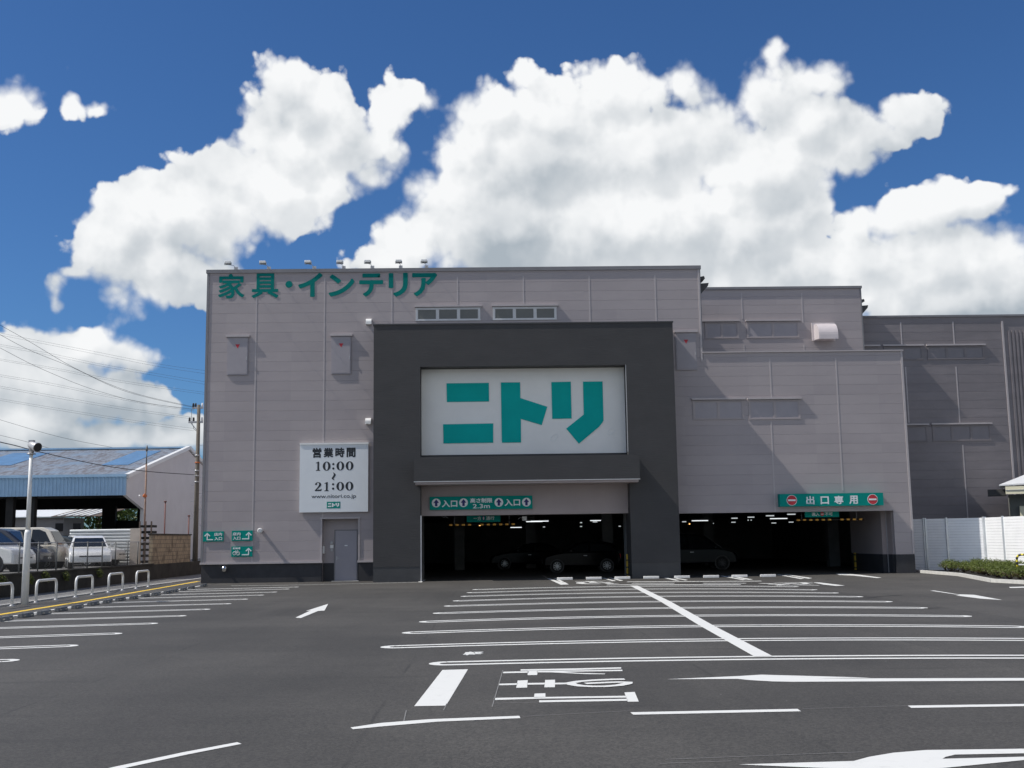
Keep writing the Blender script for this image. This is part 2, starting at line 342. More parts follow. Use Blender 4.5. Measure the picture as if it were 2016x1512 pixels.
def asphalt(name, base, scale_col=1.0):
    m = bpy.data.materials.new(name); m.use_nodes = True; t = m.node_tree; p = t.nodes['Principled BSDF']
    co = t.nodes.new('ShaderNodeTexCoord')
    def nz(scale, detail, rough=0.6, st=(1, 1, 1), rot=0.0):
        mp = t.nodes.new('ShaderNodeMapping'); mp.inputs['Scale'].default_value = st; mp.inputs['Rotation'].default_value = (0, 0, rot)
        link(t, co.outputs['Object'], mp.inputs[0])
        n = t.nodes.new('ShaderNodeTexNoise'); n.inputs['Scale'].default_value = scale; n.inputs['Detail'].default_value = detail; n.inputs['Roughness'].default_value = rough
        link(t, mp.outputs[0], n.inputs['Vector']); return n.outputs['Fac']
    patch = smooth(t, nz(0.16, 4, 0.55), 0.35, 0.68)
    streak = smooth(t, nz(0.5, 5, 0.6, (1.0, 0.12, 1), 0.9), 0.4, 0.75)
    streak2 = smooth(t, nz(0.45, 5, 0.6, (0.1, 1.0, 1), 0.15), 0.45, 0.8)
    grain = nz(90, 2, 0.7)
    c = mixcol(t, patch, tuple(x*0.76 for x in base), tuple(x*1.24 for x in base))
    c = mixcol(t, math_node(t, 'MULTIPLY', streak, 0.55), c, tuple(x*1.42 for x in base))
    c = mixcol(t, math_node(t, 'MULTIPLY', streak2, 0.5), c, tuple(x*0.70 for x in base))
    c = mixcol(t, smooth(t, grain, 0.35, 0.7), c, mixcol(t, 1.0, c, (1.45, 1.45, 1.45), 'MULTIPLY'))
    sx = t.nodes.new('ShaderNodeSeparateXYZ'); link(t, co.outputs['Object'], sx.inputs[0])
    lx = math_node(t, 'MULTIPLY_ADD', sx.outputs['X'], 0.26, math_node(t, 'MULTIPLY_ADD', nz(0.35, 2), 0.03, -0.72))
    wn = t.nodes.new('ShaderNodeTexWhiteNoise'); wn.noise_dimensions = '1D'; link(t, math_node(t, 'FLOOR', lx), wn.inputs['W'])
    c = mixcol(t, 1.0, c, mixcol(t, wn.outputs['Value'], (0.90, 0.90, 0.90), (1.10, 1.10, 1.10)), 'MULTIPLY')
    fr = math_node(t, 'ABSOLUTE', math_node(t, 'SUBTRACT', math_node(t, 'FRACT', lx), 0.5))
    seam = math_node(t, 'MULTIPLY', smooth(t, fr, 0.492, 0.499), smooth(t, nz(0.6, 3), 0.42, 0.6))
    c = mixcol(t, math_node(t, 'MULTIPLY', seam, 0.55), c, tuple(x*0.45 for x in base))
    stone = t.nodes.new('ShaderNodeTexVoronoi'); stone.inputs['Scale'].default_value = 45; link(t, co.outputs['Object'], stone.inputs['Vector'])
    spk = smooth(t, stone.outputs['Color'], 0.0, 1.0)
    c = mixcol(t, 1.0, c, mixcol(t, spk, (0.72, 0.72, 0.72), (1.32, 1.32, 1.32)), 'MULTIPLY')
    # tyre scuffs: broad curved dark bands
    wv = t.nodes.new('ShaderNodeTexWave'); wv.wave_type = 'RINGS'; wv.inputs['Scale'].default_value = 0.22; wv.inputs['Distortion'].default_value = 3.0; wv.inputs['Detail'].default_value = 2; wv.inputs['Detail Scale'].default_value = 0.25
    mpw = t.nodes.new('ShaderNodeMapping'); mpw.inputs['Location'].default_value = (11, -18, 0); link(t, co.outputs['Object'], mpw.inputs[0]); link(t, mpw.outputs[0], wv.inputs['Vector'])
    sc = math_node(t, 'MULTIPLY', smooth(t, wv.outputs['Fac'], 0.93, 0.995), smooth(t, nz(0.25, 4), 0.45, 0.65))
    c = mixcol(t, math_node(t, 'MULTIPLY', sc, 0.40), c, tuple(x*0.55 for x in base))
    # dust flecks
    v = t.nodes.new('ShaderNodeTexVoronoi'); v.inputs['Scale'].default_value = 2.2; link(t, co.outputs['Object'], v.inputs['Vector'])
    fleck = smooth(t, v.outputs['Distance'], 0.012, 0.03, 1.0, 0.0)
    c = mixcol(t, math_node(t, 'MULTIPLY', fleck, smooth(t, nz(0.7, 2), 0.5, 0.6)), c, (0.30, 0.29, 0.27))
    link(t, c, p.inputs['Base Color']); p.inputs['Roughness'].default_value = 0.72; p.inputs['Specular IOR Level'].default_value = 0.5
    b = t.nodes.new('ShaderNodeBump'); b.inputs['Distance'].default_value = 0.004; link(t, grain, b.inputs['Height']); link(t, b.outputs[0], p.inputs['Normal'])
    return m
M['asphalt'] = asphalt('asphalt', (0.0510, 0.0475, 0.0420))
M['asphalt_old'] = asphalt('old_asphalt', (0.145, 0.142, 0.135))
M['earth'] = asphalt('earth_yard', (0.16, 0.157, 0.15))
M['concrete'] = mat('concrete', (0.42, 0.41, 0.39), 0.85, noise=(2.5, 0.14), bump=(25, 0.004))
M['dark_concrete'] = mat('mossy_concrete', (0.032, 0.029, 0.024), 0.95, noise=(1.3, 0.45), bump=(12, 0.02))
def paint(name, col, wear=0.12):
    m = mat(name, col, 0.65); t = m.node_tree; p = t.nodes['Principled BSDF']; co = t.nodes.new('ShaderNodeTexCoord')
    n = t.nodes.new('ShaderNodeTexNoise'); n.inputs['Scale'].default_value = 5; n.inputs['Detail'].default_value = 8; n.inputs['Roughness'].default_value = 0.75
    link(t, co.outputs['Object'], n.inputs['Vector'])
    c = mixcol(t, smooth(t, n.outputs['Fac'], 0.52, 0.8, 0.0, wear*3), col, tuple(x*0.55 for x in col)); link(t, c, p.inputs['Base Color']); return m
M['marking'] = paint('road_marking_paint', (0.70, 0.70, 0.67), 0.16)
M['marking_faint'] = paint('worn_marking_paint', (0.20, 0.195, 0.185), 0.3)
M['yellow_line'] = paint('yellow_line_paint', (0.76, 0.50, 0.045), 0.15)
M['tar'] = mat('tar_streak', (0.028, 0.027, 0.026), 0.7, noise=(3, 0.2))

# ------------------------------------------------------------------ ground
YARD = 0.66
g = MB(); g.poly([(-900,-120,-0.03),(900,-120,-0.03),(900,1500,-0.03),(-900,1500,-0.03)]); tag(g.build('ground', M['earth']), kind='structure')
g = MB(); g.poly([(-13.78,-12,0),(36,-12,0),(36,49.6,0),(-13.78,60,0)]); tag(g.build('parking_lot', M['asphalt']), kind='structure')
g = MB(); g.poly([(-16.2,-5,-0.004),(-13.78,-5,-0.004),(-13.78,64,-0.004),(-16.2,64,-0.004)]); tag(g.build('footpath', M['asphalt_old']), kind='structure')
g = MB(); g.box(-13.92,-13.78,10,62,-0.02,0.05); tag(g.build('kerb', M['concrete'], bevel=0.012), kind='structure')
g = MB(); g.box(-80,-16.45,20,160,-0.2,YARD); tag(g.build('yard', M['earth']), kind='structure')
g = MB(); g.poly([(-6.5,49.0,0.006),(23,49.0,0.006),(23,84,0.006),(-6.5,84,0.006)]); tag(g.build('garage_floor', M['asphalt']), kind='structure')

ZM = 0.004
def flat(mb, pts, z=ZM): mb.poly([(p[0], p[1], z) for p in pts])
def strip(mb, pts, w, z=ZM):               # ribbon of width w along ground points, kept square at its ends
    P = [Vector((p[0], p[1], 0)) for p in pts]; L = []; R_ = []
    for i, p in enumerate(P):
        d = (P[min(i+1, len(P)-1)]-P[max(i-1, 0)]).normalized(); n = Vector((-d.y, d.x, 0))*w/2
        L.append(p+n); R_.append(p-n)
    for i in range(len(P)-1): flat(mb, [R_[i], R_[i+1], L[i+1], L[i]], z)
def hairpin(mb, pts, caps=(True, True), sep=0.36, w=0.15):
    P = [Vector((p[0], p[1], 0)) for p in pts]
    def off(s):
        out = []
        for i, p in enumerate(P):
            d = (P[min(i+1, len(P)-1)]-P[max(i-1, 0)]).normalized(); out.append(p+Vector((-d.y, d.x, 0))*s)
        return out
    path = []
    def arc(c, d, a0, a1):
        n = Vector((-d.y, d.x, 0)); r = sep/2
        return [c + n*(r*math.cos(a0+(a1-a0)*k/8)) + d*(r*math.sin(a0+(a1-a0)*k/8)) for k in range(9)]
    up = off(sep/2); lo = off(-sep/2)
    path = up[:]
    d1 = (P[-1]-P[-2]).normalized(); d0 = (P[0]-P[1]).normalized()
    if caps[1]: path = up + arc(P[-1], d1, 0, math.pi)[1:-1] + lo[::-1]; 
    else:
        strip(mb, lo, w); 
    if caps[0]:
        a = arc(P[0], d0, 0, math.pi)      # from lo side to up side
        path = a[:] + path[0:] if not caps[1] else path + a[1:-1] + [up[0]]
    strip(mb, path, w)
def quad3(a, b, c, n=14):                  # parabola through three points, b at its own fraction
    s = (b-a).length/((b-a).length+(c-b).length); out = []
    for k in range(n+1):
        t = k/n
        la = (t-s)*(t-1)/((0-s)*(0-1)); lb = t*(t-1)/(s*(s-1)); lc = t*(t-s)/(1*(1-s))
        out.append(a*la+b*lb+c*lc)
    return out
ml = MB()
left_tips = [(577,1156),(558,1160),(533,1166),(506,1172),(474,1180),(440,1189),(397,1200),(348,1213),(290,1228),(217,1248),(127,1272),(7,1301)]
sl_dir = None
tip0 = G(348,1212.7); end0 = G(29,1221.9); DL = (end0-tip0).normalized()
LEFT_Y = []
for (x, y) in left_tips:
    a = G(x, y); L_ = (-11.55-a.x)/DL.x; b = a+DL*L_; LEFT_Y.append(b.y); hairpin(ml, [a, a.lerp(b, .5), b], (True, False), 0.32, 0.13)
for k in (1, 2):                           # two more bays beyond the frame edge
    a = G(7,1301)+Vector((0,-2.354*k,0)); b = a+DL*((-11.55-a.x)/DL.x); hairpin(ml, [a, a.lerp(b, .5), b], (True, False), 0.32, 0.13)
strip(ml, [(-11.62, 5), (-11.62, 46.1)], 0.13, ZM+0.004)
Lt = [(944.3,1160.8),(933.9,1166.9),(923,1174),(909,1183),(892.7,1193.2),(873,1207.3),(848.2,1224.2),(817.8,1245.8),(779.7,1273.8),(880.2,1306.5)]
Mt = [(1246.5,1154.5),(1258.7,1160),(1274,1166.8),(1290,1174.4),(1309,1184.5),(1335,1197),(1357.6,1212.4),(1392,1232.8),(1439,1259.8),(1500,1295.5)]
Rt = [(1557.5,1155.2),(1593,1161.4),(1634,1167.6),(1681,1175),(1737,1184.8),(1804,1197),(1888,1213.3),(1995,1234.3),(2100,1260),(2200,1294)]
for a, b, c in zip(Lt, Mt, Rt): hairpin(ml, quad3(G(*a), G(*b), G(*c)))
strip(ml, [G(1248,1153.5), G(1310,1184.7), G(1392,1232.8), G(1503,1293)], 0.26, ZM+0.004)
def px(mb, pts, z=ZM, s=1.0, ox=0, oy=0): flat(mb, [G(x/s+ox, y/s+oy) for x, y in pts], z)
for q in ([(230,118),(260,118),(505,195),(405,198)], [(315,118),(350,118),(445,160),(410,166)], [(905,112),(935,112),(1085,148),(1045,151)],
          [(990,108),(1020,108),(1180,145),(1140,150)], [(1640,105),(1690,105),(1880,142),(1830,146)], [(1770,108),(1800,108),(1980,138),(1950,143)]):
    px(ml, q, ZM, 6.3, 1040, 1120)
px(ml, [(405,198),(505,195),(450,166),(380,172)], ZM+0.003, 6.3, 1040, 1120)
for q in ([(360,88),(400,88),(690,135),(640,139)], [(455,88),(500,88),(770,130),(720,136)], [(1045,68),(1080,66),(1410,122),(1360,126)], [(1110,62),(1140,62),(1505,115),(1460,123)]):
    px(ml, q, ZM, 6.3, 1360, 1120)
strip(ml, [G(1234.4,1145.6), G(1499,1144.2)], 0.40)
strip(ml, [G(1244,1148.5), G(1328,1148.4)], 0.30); strip(ml, [G(1384,1148.4), G(1468.7,1148.4)], 0.30)
strip(ml, [G(1194.8,1151.7), G(1330,1151.2), G(1458,1151.2)], 0.36)
strip(ml, [G(455,1153.4), G(560,1152.2), G(700,1149.3), G(827,1146.4)], 0.13)
strip(ml, [G(826,1146.6), G(834,1142), G(846,1134)], 0.16)
tag(ml.build('parking_bay_lines', M['marking'], fix=False), kind='structure')
fm = MB()
for q in ([(165,80),(195,84),(240,116),(225,118)],): px(fm, q, 0.012, 6.3, 1040, 1120)
strip(fm, [G(1471,1131.4), G(1499,1130.8)], 0.16)
for a, b in (((795,1420.5),(800,1399)),((873,1399),(880,1386)),((969,1392),(990,1320)),((1030,1411),(1240,1400)),((1580,1396),(1786,1390)),((1310,1496),(1700,1481)),((1300,1504),(1440,1499)),((972,1385),(1060,1383))):
    strip(fm, [G(*a), G(*b)], 0.012)
tag(fm.build('faint_setting_out_lines', M['marking_faint'], fix=False), kind='structure')
dl = MB()
px(dl, [(690,1437-4),(750,1424),(848,1416.5),(1022.5,1410),(1024.5,1414.5),(862,1421.5),(750,1431),(695,1436.5)])
px(dl, [(1241,1403),(1570,1396.3),(1577,1401),(1247,1407.8)]); px(dl, [(1787,1389.8),(2200,1384),(2200,1388),(1794,1394.4)])
px(dl, [(467,1462),(475.7,1465.3),(370,1486),(250,1512),(150,1540),(100,1540),(219,1512),(360,1482)])
tag(dl.build('lane_dashes', M['marking'], fix=False), kind='structure')
ar = MB(); px(ar, [(813,1436),(935,1379),(893,1384),(1073,1327),(1043,1380),(993,1383),(855,1440)], ZM, 4.032, 380, 860)
px(ar, [(1080,1325),(1130,1325),(1360,1362),(1520,1367),(1805,1419),(1590,1405),(1340,1374),(1385,1370)], ZM, 5.04, 1616, 900)
px(ar, [(150,1157),(215,1155),(330,1163),(400,1170),(603,1197),(560,1200),(325,1176),(180,1170)], ZM, 5.04, 1616, 900)
px(ar, [(1510,168),(1600,170),(1915,208),(1800,212),(1640,195)], ZM, 6.3, 1360, 1120)
px(ar, [(1866,1289),(2050,1285),(2050,1296),(1880,1299)], ZM, 5.04, 1616, 900)
px(ar, [(62,105),(450,88),(580,80),(1180,96.5),(880,101),(2600,97),(2600,110),(750,119),(640,117),(520,110),(450,103)], ZM, 2.777, 1290, 1300)
px(ar, [(455,572),(1085,553),(1170,530),(1300,508),(1480,493),(2600,478),(2600,500),(1640,518),(1590,530),(1570,541),(2600,515),(2600,528),(2016,548),(1570,592),(1300,612),(1000,595)], ZM, 2.777, 1290, 1300)
tag(ar.build('lane_arrows', M['marking'], fix=False), kind='structure')
st = MB(); o = (ZM, 4.2, 800, 1270)
px(st, [(298,208),(510,202),(328,503),(65,508)], *o)
tag(st.build('stop_bar', M['marking'], fix=False), kind='structure')
st = MB()
for q in ([(722,440),(1058,433),(1815,422),(1820,437),(1100,446),(726,457)], [(1060,404),(1150,401),(1150,434),(1056,436)], [(1098,460),(1825,447),(1830,463),(1098,476)],
          [(1803,394),(1888,390),(1922,470),(1830,471)], [(768,322),(920,318),(915,332),(764,335)], [(920,296),(1004,292),(998,354),(908,356)], [(1000,316),(1146,314),(1146,328),(998,330)],
          [(1148,291),(1230,289),(1228,351),(1141,352)], [(1229,314),(1360,313),(1355,326),(1228,328)],
          [(803,223),(1010,218),(1010,231),(798,235)], [(1003,216),(1085,214),(1082,250),(1003,251)], [(946,203),(1400,195),(1775,186),(1778,197),(1400,208),(944,215)],
          [(1080,216),(1400,212),(1785,206),(1788,217),(1400,222),(1300,224),(1420,232),(1645,238),(1640,243),(1500,243),(1380,237),(1200,228),(1080,228)]):
    px(st, q, *o)
def ribbon_px(mb, pts, w0, z=ZM, s=4.2, ox=800, oy=1270):   # painted brush stroke through points on the photo
    P = [G(x/s+ox, y/s+oy) for x, y in pts]; strip(mb, P, w0, z)
ring = [(1805,286),(1700,288),(1560,294),(1430,304),(1355,317),(1375,330),(1440,341),(1540,346),(1650,345),(1760,336),(1825,322),(1835,312),(1760,310),(1650,314),(1560,318),(1480,322)]
P = [G(x/4.2+800, y/4.2+1270) for x, y in ring]
strip(st, P, 0.13, ZM+0.003)
tag(st.build('stop_lettering', M['marking'], fix=False), kind='structure')
kl = MB(); v, f = glyphs('軽', 0.03)
c0, c1, c2, c3 = G(910,1290.6), G(948,1290), G(955,1283.6), G(917,1284)
solid(kl, v, f, lambda a, b: tuple((c0*(1-a)*(1-b)+c1*a*(1-b)+c2*a*b+c3*(1-a)*b)[:2])+(0.0065,), (0, 0, -0.004))
tag(kl.build('small_car_lettering', M['marking']), kind='structure')
# wheelchair symbol in front of the entrance, seen very flat, and the lettering beside the exit arrow
wc = MB()
A0, A1, A2, A3 = G(1131,1150), G(1221,1149.6), G(1214,1143.6), G(1131,1144.4)
def wm(u, v): return A0*(1-u)*(1-v)+A1*u*(1-v)+A2*u*v+A3*(1-u)*v
strip(wc, [wm(.42+.30*math.cos(t*.1745), .36+.34*math.sin(t*.1745)) for t in range(12, 31)], 0.30)
strip(wc, [wm(.40,.72), wm(.44,.40), wm(.70,.40), wm(.82,.06), wm(.95,.12)], 0.32, ZM+0.003)
strip(wc, [wm(.43,.56), wm(.66,.56)], 0.28, ZM+0.006)
strip(wc, [wm(.36+.07*math.cos(t*.6283), .88+.09*math.sin(t*.6283)) for t in range(11)], 0.16)
strip(wc, [wm(.02,.9), wm(.55,.97), wm(.98,.9)], 0.2, ZM+0.001)
tag(wc.build('wheelchair_symbol', M['marking'], fix=False), kind='structure')
le = MB()
for i, q in enumerate(([(1035,178),(1280,172),(1515,168)], [(855,180),(960,184),(1040,189)], [(960,192),(1220,193)], [(1060,208),(1330,204),(1595,206)], [(1220,184),(1420,196)], [(1066,203),(1230,186)], [(1390,176),(1440,190),(1510,192)])):
    strip(le, [G(x/6.3+1360, y/6.3+1120) for x, y in q], 0.22, ZM+.0015*i)
tag(le.build('lane_lettering', M['marking'], fix=False), kind='structure')
yl = MB(); strip(yl, [G(0,1210), G(160,1184.5), G(270,1165.5), G(391,1144.5)], 0.20); strip(yl, [G(0,1210)+Vector((.05,-9,0)), G(0,1210)+Vector((0,-.01,0))], 0.2)
tag(yl.build('yellow_edge_line', M['yellow_line'], fix=False), kind='structure')
tr = MB()
for q in ([(1681,1176),(1706,1177.4),(1730,1174.6),(1752,1173),(1775,1171.8)], [(1787,1141),(1812,1142)], [(1625,1141),(1640,1141.6)], [(1820,1198),(1850,1197)]):
    strip(tr, [G(*p) for p in q], 0.10)
tag(tr.build('tar_streaks', M['tar'], fix=False), kind='structure')
# ------------------------------------------------------------------ store building
YM = 48.4; YP = 46.9; YU = 53.9; YR = 54.7; PITCH = 0.432
XL = -12.3; XR = W(1378.5,560,YM).x; ZT = W(900,527.2,YM).z
XW = W(1776,700,YM).x; ZW = W(1560,691,YM).z
XU = W(1696,600,YU).x; ZU = W(1540,564.5,YU).z
ZR = W(1850,620.5,YR).z
PLZ = W(520,1108.5,YM).z
B = empty('store_building', (0, YM, 0), 'large grey-mauve panelled store with dark entrance portal and rooftop parking block', 'building')
def cladding(mb, x0, x1, y, z0, z1, thick=0.25, pitch=PITCH, groove=0.009, dep=0.007):
    # front face made of horizontal panels with V joints at multiples of the pitch
    zs = [z0]; k = math.ceil((z0+0.02)/pitch)
    prof = [(0, z0)]
    while k*pitch < z1-0.02:
        z = k*pitch; prof += [(0, z-groove), (dep, z-0.003), (dep, z+0.003), (0, z+groove)]; k += 1
    prof.append((0, z1)); b = len(mb.v); n = len(prof)
    for x in (x0, x1): mb.v += [(x, y+d, z) for d, z in prof]
    for i in range(n-1): mb.face((b+i, b+n+i, b+n+i+1, b+i+1))
    mb.box(x0, x1, y+dep+0.004, y+thick, z0, z1)
def battens(mb, y, items, w=0.055, d=0.010):
    for x, z0, z1 in items: mb.box(x-w/2, x+w/2, y-d, y+0.03, z0, z1)
def hood(mb, x0, x1, z, y, d=0.16, h=0.10): mb.box(x0, x1, y-d, y+0.02, z-h/2, z+h/2)

# openings
EX0 = W(828,1100,YP).x; EX1 = W(1243.5,1100,YP).x; EZ = W(1036,1013,YM-0.8).z
OX1 = W(1759,1010,YM).x; OZ = W(1550,1008,YM).z
PX0 = W(735,900,YP).x; PX1 = W(1333,900,YP).x; PZ = W(1030,635,YP).z
DX0 = W(633.5,1060,YM).x; DX1 = W(706,1060,YM).x; DZ = W(670,1021,YM).z
m = MB()
zc = ZT-0.16
cladding(m, XL, DX0, YM, PLZ, DZ); cladding(m, DX1, PX0+0.15, YM, PLZ, DZ); cladding(m, XL, PX0+0.15, YM, DZ, zc); cladding(m, PX0+0.15, PX1-0.15, YM, PZ-0.3, zc); cladding(m, PX1-0.15, XR, YM, OZ, zc)
main = m.build('wall', M['panel'], B)
tag(main, 'tall main front wall of grey-mauve metal panels')
m = MB(); m.box(XL-0.06, XR+0.05, YM-0.055, YM+0.5, zc, ZT); m.box(XL-0.02, XL+0.08, YM-0.025, YM+0.3, PLZ, zc-.005)
m.box(XR-0.06, XR+0.02, YM-0.02, YM+5.4, ZW-0.35, zc-.003); m.build('coping', M['coping'], B)
m = MB(); zj = W(560,548,YM).z
battens(m, YM, [(W(x,600,YM).x, z0, z1) for x, z0, z1 in ((505,PLZ,zj),(639,DZ+.06,zj),(771.5,PZ+.01,zj),(901,W(901,601,YM).z+.05,zj),(1031,W(1031,600,YM).z+.05,zj),(1161,PZ,zj),(1291,PZ,zj))])
m.box(XR-0.10, XR-0.02, YM-0.03, YM+.02, W(1380,712,YM).z, zc-.01)
m.build('panel_joint', M['trim'], B)
# side, back and roof bodies behind the front skin
m = MB(); m.box(XL, XL+0.25, YM+0.25, 88, 0, ZT-0.2); m.box(XL+.25, XR-0.1, YM+0.26, YM+0.5, ZT-1.2, ZT-0.2); m.box(XL, XR, 87.6, 88, 0, ZT-.2)
m.box(XR-0.2, XR-.005, YM+0.25, 87.6, ZW-0.5, ZT-0.2); m.box(XL+.25, XR-.2, YM+0.5, 87.6, ZT-1.6, ZT-1.3)
m.build('side_wall', M['panel'], B)
# lower side wing, flush with the main wall
m = MB(); zc = ZW-0.05
cladding(m, XR, XW, YM, OZ, zc); cladding(m, OX1, XW, YM, PLZ-0.02, OZ)
m.box(XW-0.25, XW, YM+0.26, YR, 0, zc)
wing = m.build('wall', M['panel'], B); tag(wing, 'lower side wing wall above the exit')
m = MB(); m.box(XR-0.02, XW+0.05, YM-0.06, YM+0.3, zc, ZW); m.box(XW-.05, XW+0.05, YM+.3, YR, zc, ZW); m.box(XW-0.075, XW+0.015, YM-0.022, YM+0.2, PLZ, zc-.004); m.build('coping', M['trim'], B)
m = MB(); m.box(XR, XW-.25, YM+.26, YU-.01, ZW-1.0, ZW-0.7); m.build('roof', M['coping'], B)
m = MB(); zj = W(1500,706,YM).z
battens(m, YM, [(W(1516,720,YM).x, W(1516,786,YM).z+.06, zj), (W(1519,850,YM).x, OZ, W(1519,830,YM).z), (W(1646,720,YM).x, OZ+.9, zj)])
m.build('panel_joint', M['trim'], B)
# upper wing, set back
m = MB(); zc = ZU-0.12; cladding(m, XR-0.2, XU, YU, ZW-1.0, zc); m.box(XU-.25, XU, YU+.26, 87, ZW-3, zc); m.box(XR, XU-.25, YU+.3, 87, ZU-1.2, ZU-1.0)
tag(m.build('wall', M['panel'], B), 'upper wing wall set back above the side wing')
m = MB(); m.box(XR-.1, XU+0.05, YU-0.07, YU+0.4, zc, ZU); m.box(XU-.05, XU+.02, YU-.025, YU+.1, ZW-1, zc-.003); m.build('coping', M['coping'], B)
m = MB(); battens(m, YU, [(W(1460.5,600,YU).x, W(1460,628,YU).z, W(1460,577,YU).z), (W(1579,600,YU).x, W(1579,636,YU).z, W(1579,577,YU).z), (W(1465,683,YU).x, ZW-.3, W(1465,679,YU).z), (W(1583,683,YU).x, ZW-.3, W(1583,679,YU).z)]); m.build('panel_joint', M['trim'], B)
# rear wing
XRR = 33.0; xs = W(1973,640,YR).x
m = MB(); zc = ZR-0.10; cladding(m, XU-.3, xs, YR, 0, zc, dep=0.008); m.box(xs, XRR, YR+.02, YR+.3, 0, zc)
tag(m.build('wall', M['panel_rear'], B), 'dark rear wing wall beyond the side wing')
m = MB(); x = W(1988,700,YR).x
while x < XRR: m.box(x, x+.10, YR-.03, YR+.03, 0, W(2000,650,YR).z); x += 0.19
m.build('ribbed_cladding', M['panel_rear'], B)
m = MB(); m.box(XU-.3, XRR, YR-0.05, YR+0.4, zc, ZR); m.build('coping', M['coping'], B)
m = MB(); zj = W(1800,634,YR).z
battens(m, YR, [(W(1774,650,YR).x, W(1775,678,YR).z, zj), (W(1877,650,YR).x, W(1877,677,YR).z, zj), (W(1886,780,YR).x, W(1887,832,YR).z, W(1884,722,YR).z), (W(1897,900,YR).x, 0, W(1895,876,YR).z), (W(1785,760,YR).x, W(1787,832,YR).z, W(1781,722,YR).z)])
battens(m, YR, [(xs, 0, zj)], 0.09, 0.03); m.build('panel_joint', M['trim'], B)
# gutter outlets seen edge-on at the stepped corners
for (cx, cy, Y, x_) in ((1387,556,YM+.32,XR+.03),(1702,600,YU+.32,XU+.03)):
    m = MB(); z = W(cx, cy, Y).z
    m.prism([(x_, Y, z+.25), (x_+.22, Y, z+.30), (x_+.26, Y, z+.18), (x_, Y, z+.1)], (0, .8, 0)); m.prism([(x_, Y, z-.05), (x_+.42, Y, z-.02), (x_+.38, Y, z-.16), (x_+.02, Y, z-.55)], (0, .8, 0))
    m.build('rain_hood', M['dark_trim'], B)
# plinth
m = MB(); py = YM+0.03
m.box(XL+0.01, DX0, py, YM+.24, -0.1, PLZ-.03); m.box(DX1, PX0+.1, py, YM+.24, -0.1, PLZ-.03); m.box(OX1+.0, XW+.004, YM-.006, YM+.24, -.1, PLZ-.024)
m.build('plinth', M['plinth'], B)
m = MB(); m.box(XL-.04, DX0+.04, YM-.05, YM+.05, PLZ-.03, PLZ+.055); m.box(DX1-.04, PX0, YM-.05, YM+.05, PLZ-.03, PLZ+.055); m.build('flashing', M['trim'], B)
# staff door in its recess
YD = YM+0.42
m = MB(); m.box(DX0, DX1, YD, YD+.1, -.1, DZ); m.box(DX0-.1, DX0, YM+.25, YD+.1, -.1, DZ); m.box(DX1, DX1+.1, YM+.25, YD+.1, -.1, DZ); m.box(DX0-.1, DX1+.1, YM+.25, YD+.1, DZ, DZ+.1)
rc = m.build('door_recess', M['panel'], B)
m = MB(); m.box(DX0-.055, DX0+.012, YM-.03, YM+.42, PLZ+.06, DZ-.01); m.box(DX1-.012, DX1+.05, YM-.03, YM+.42, PLZ+.06, DZ-.01); m.box(DX0-.07, DX1+.07, YM-.04, YM+.05, DZ-.01, DZ+.06); m.build('recess_trim', M['trim'], rc)
dx0 = W(660,1090,YD).x; dx1 = W(702.5,1090,YD).x; dz = W(680,1044.5,YD).z
m = MB(); m.box(DX0+.01, dx0-.03, YD-.03, YD, -.1, PLZ-.05); m.box(dx1+.02, DX1-.01, YD-.03, YD, -.1, PLZ-.05); m.build('plinth', M['plinth'], rc)
m = MB(); m.box(dx0, dx1, YD-.045, YD, 0.03, dz); dr = m.build('door', M['door'], B, bevel=.008)
m = MB(); m.bar((dx0+.07, YD-.09, .98), (dx0+.19, YD-.09, .98), .025, .025); m.box(dx0+.05, dx0+.10, YD-.06, YD-.04, .90, 1.06); m.build('handle', M['steel'], dr)
m = MB(); zz = W(682,1074,YD).z; m.box((dx0+dx1)/2-.06, (dx0+dx1)/2+.07, YD-.05, YD-.044, zz-.022, zz+.022); m.build('name_plate', M['white'], dr)
m = MB(); m.box(dx0-.04, dx0-.004, YD-.055, YD, .0, dz+.04); m.box(dx1+.004, dx1+.04, YD-.055, YD, .0, dz+.04); m.box(dx0-.004, dx1+.004, YD-.055, YD, dz+.004, dz+.04); m.build('door_frame', M['coping'], B)
m = MB(); m.box(dx0-.1, DX1, YM+.02, YD, -.02, .025); m.build('door_step', M['concrete'], B)
for (a, b_, c_, d_, mt, dpt, nm) in ((650.5,1066,656,1071,'steel',.08,'door_buzzer'),(650,1072.5,657,1079.5,'white_metal',.05,'intercom'),(651,1080.5,656,1085.5,'steel',.04,'key_switch'),(634.6,1075,640,1090,'white_metal',.20,'post_box')):
    p0 = W(a, d_, YD); p1 = W(c_, b_, YD); m = MB(); m.box(p0.x, p1.x, YD-dpt, YD-.001, p0.z, p1.z); m.build(nm, M[mt], B, bevel=.01)

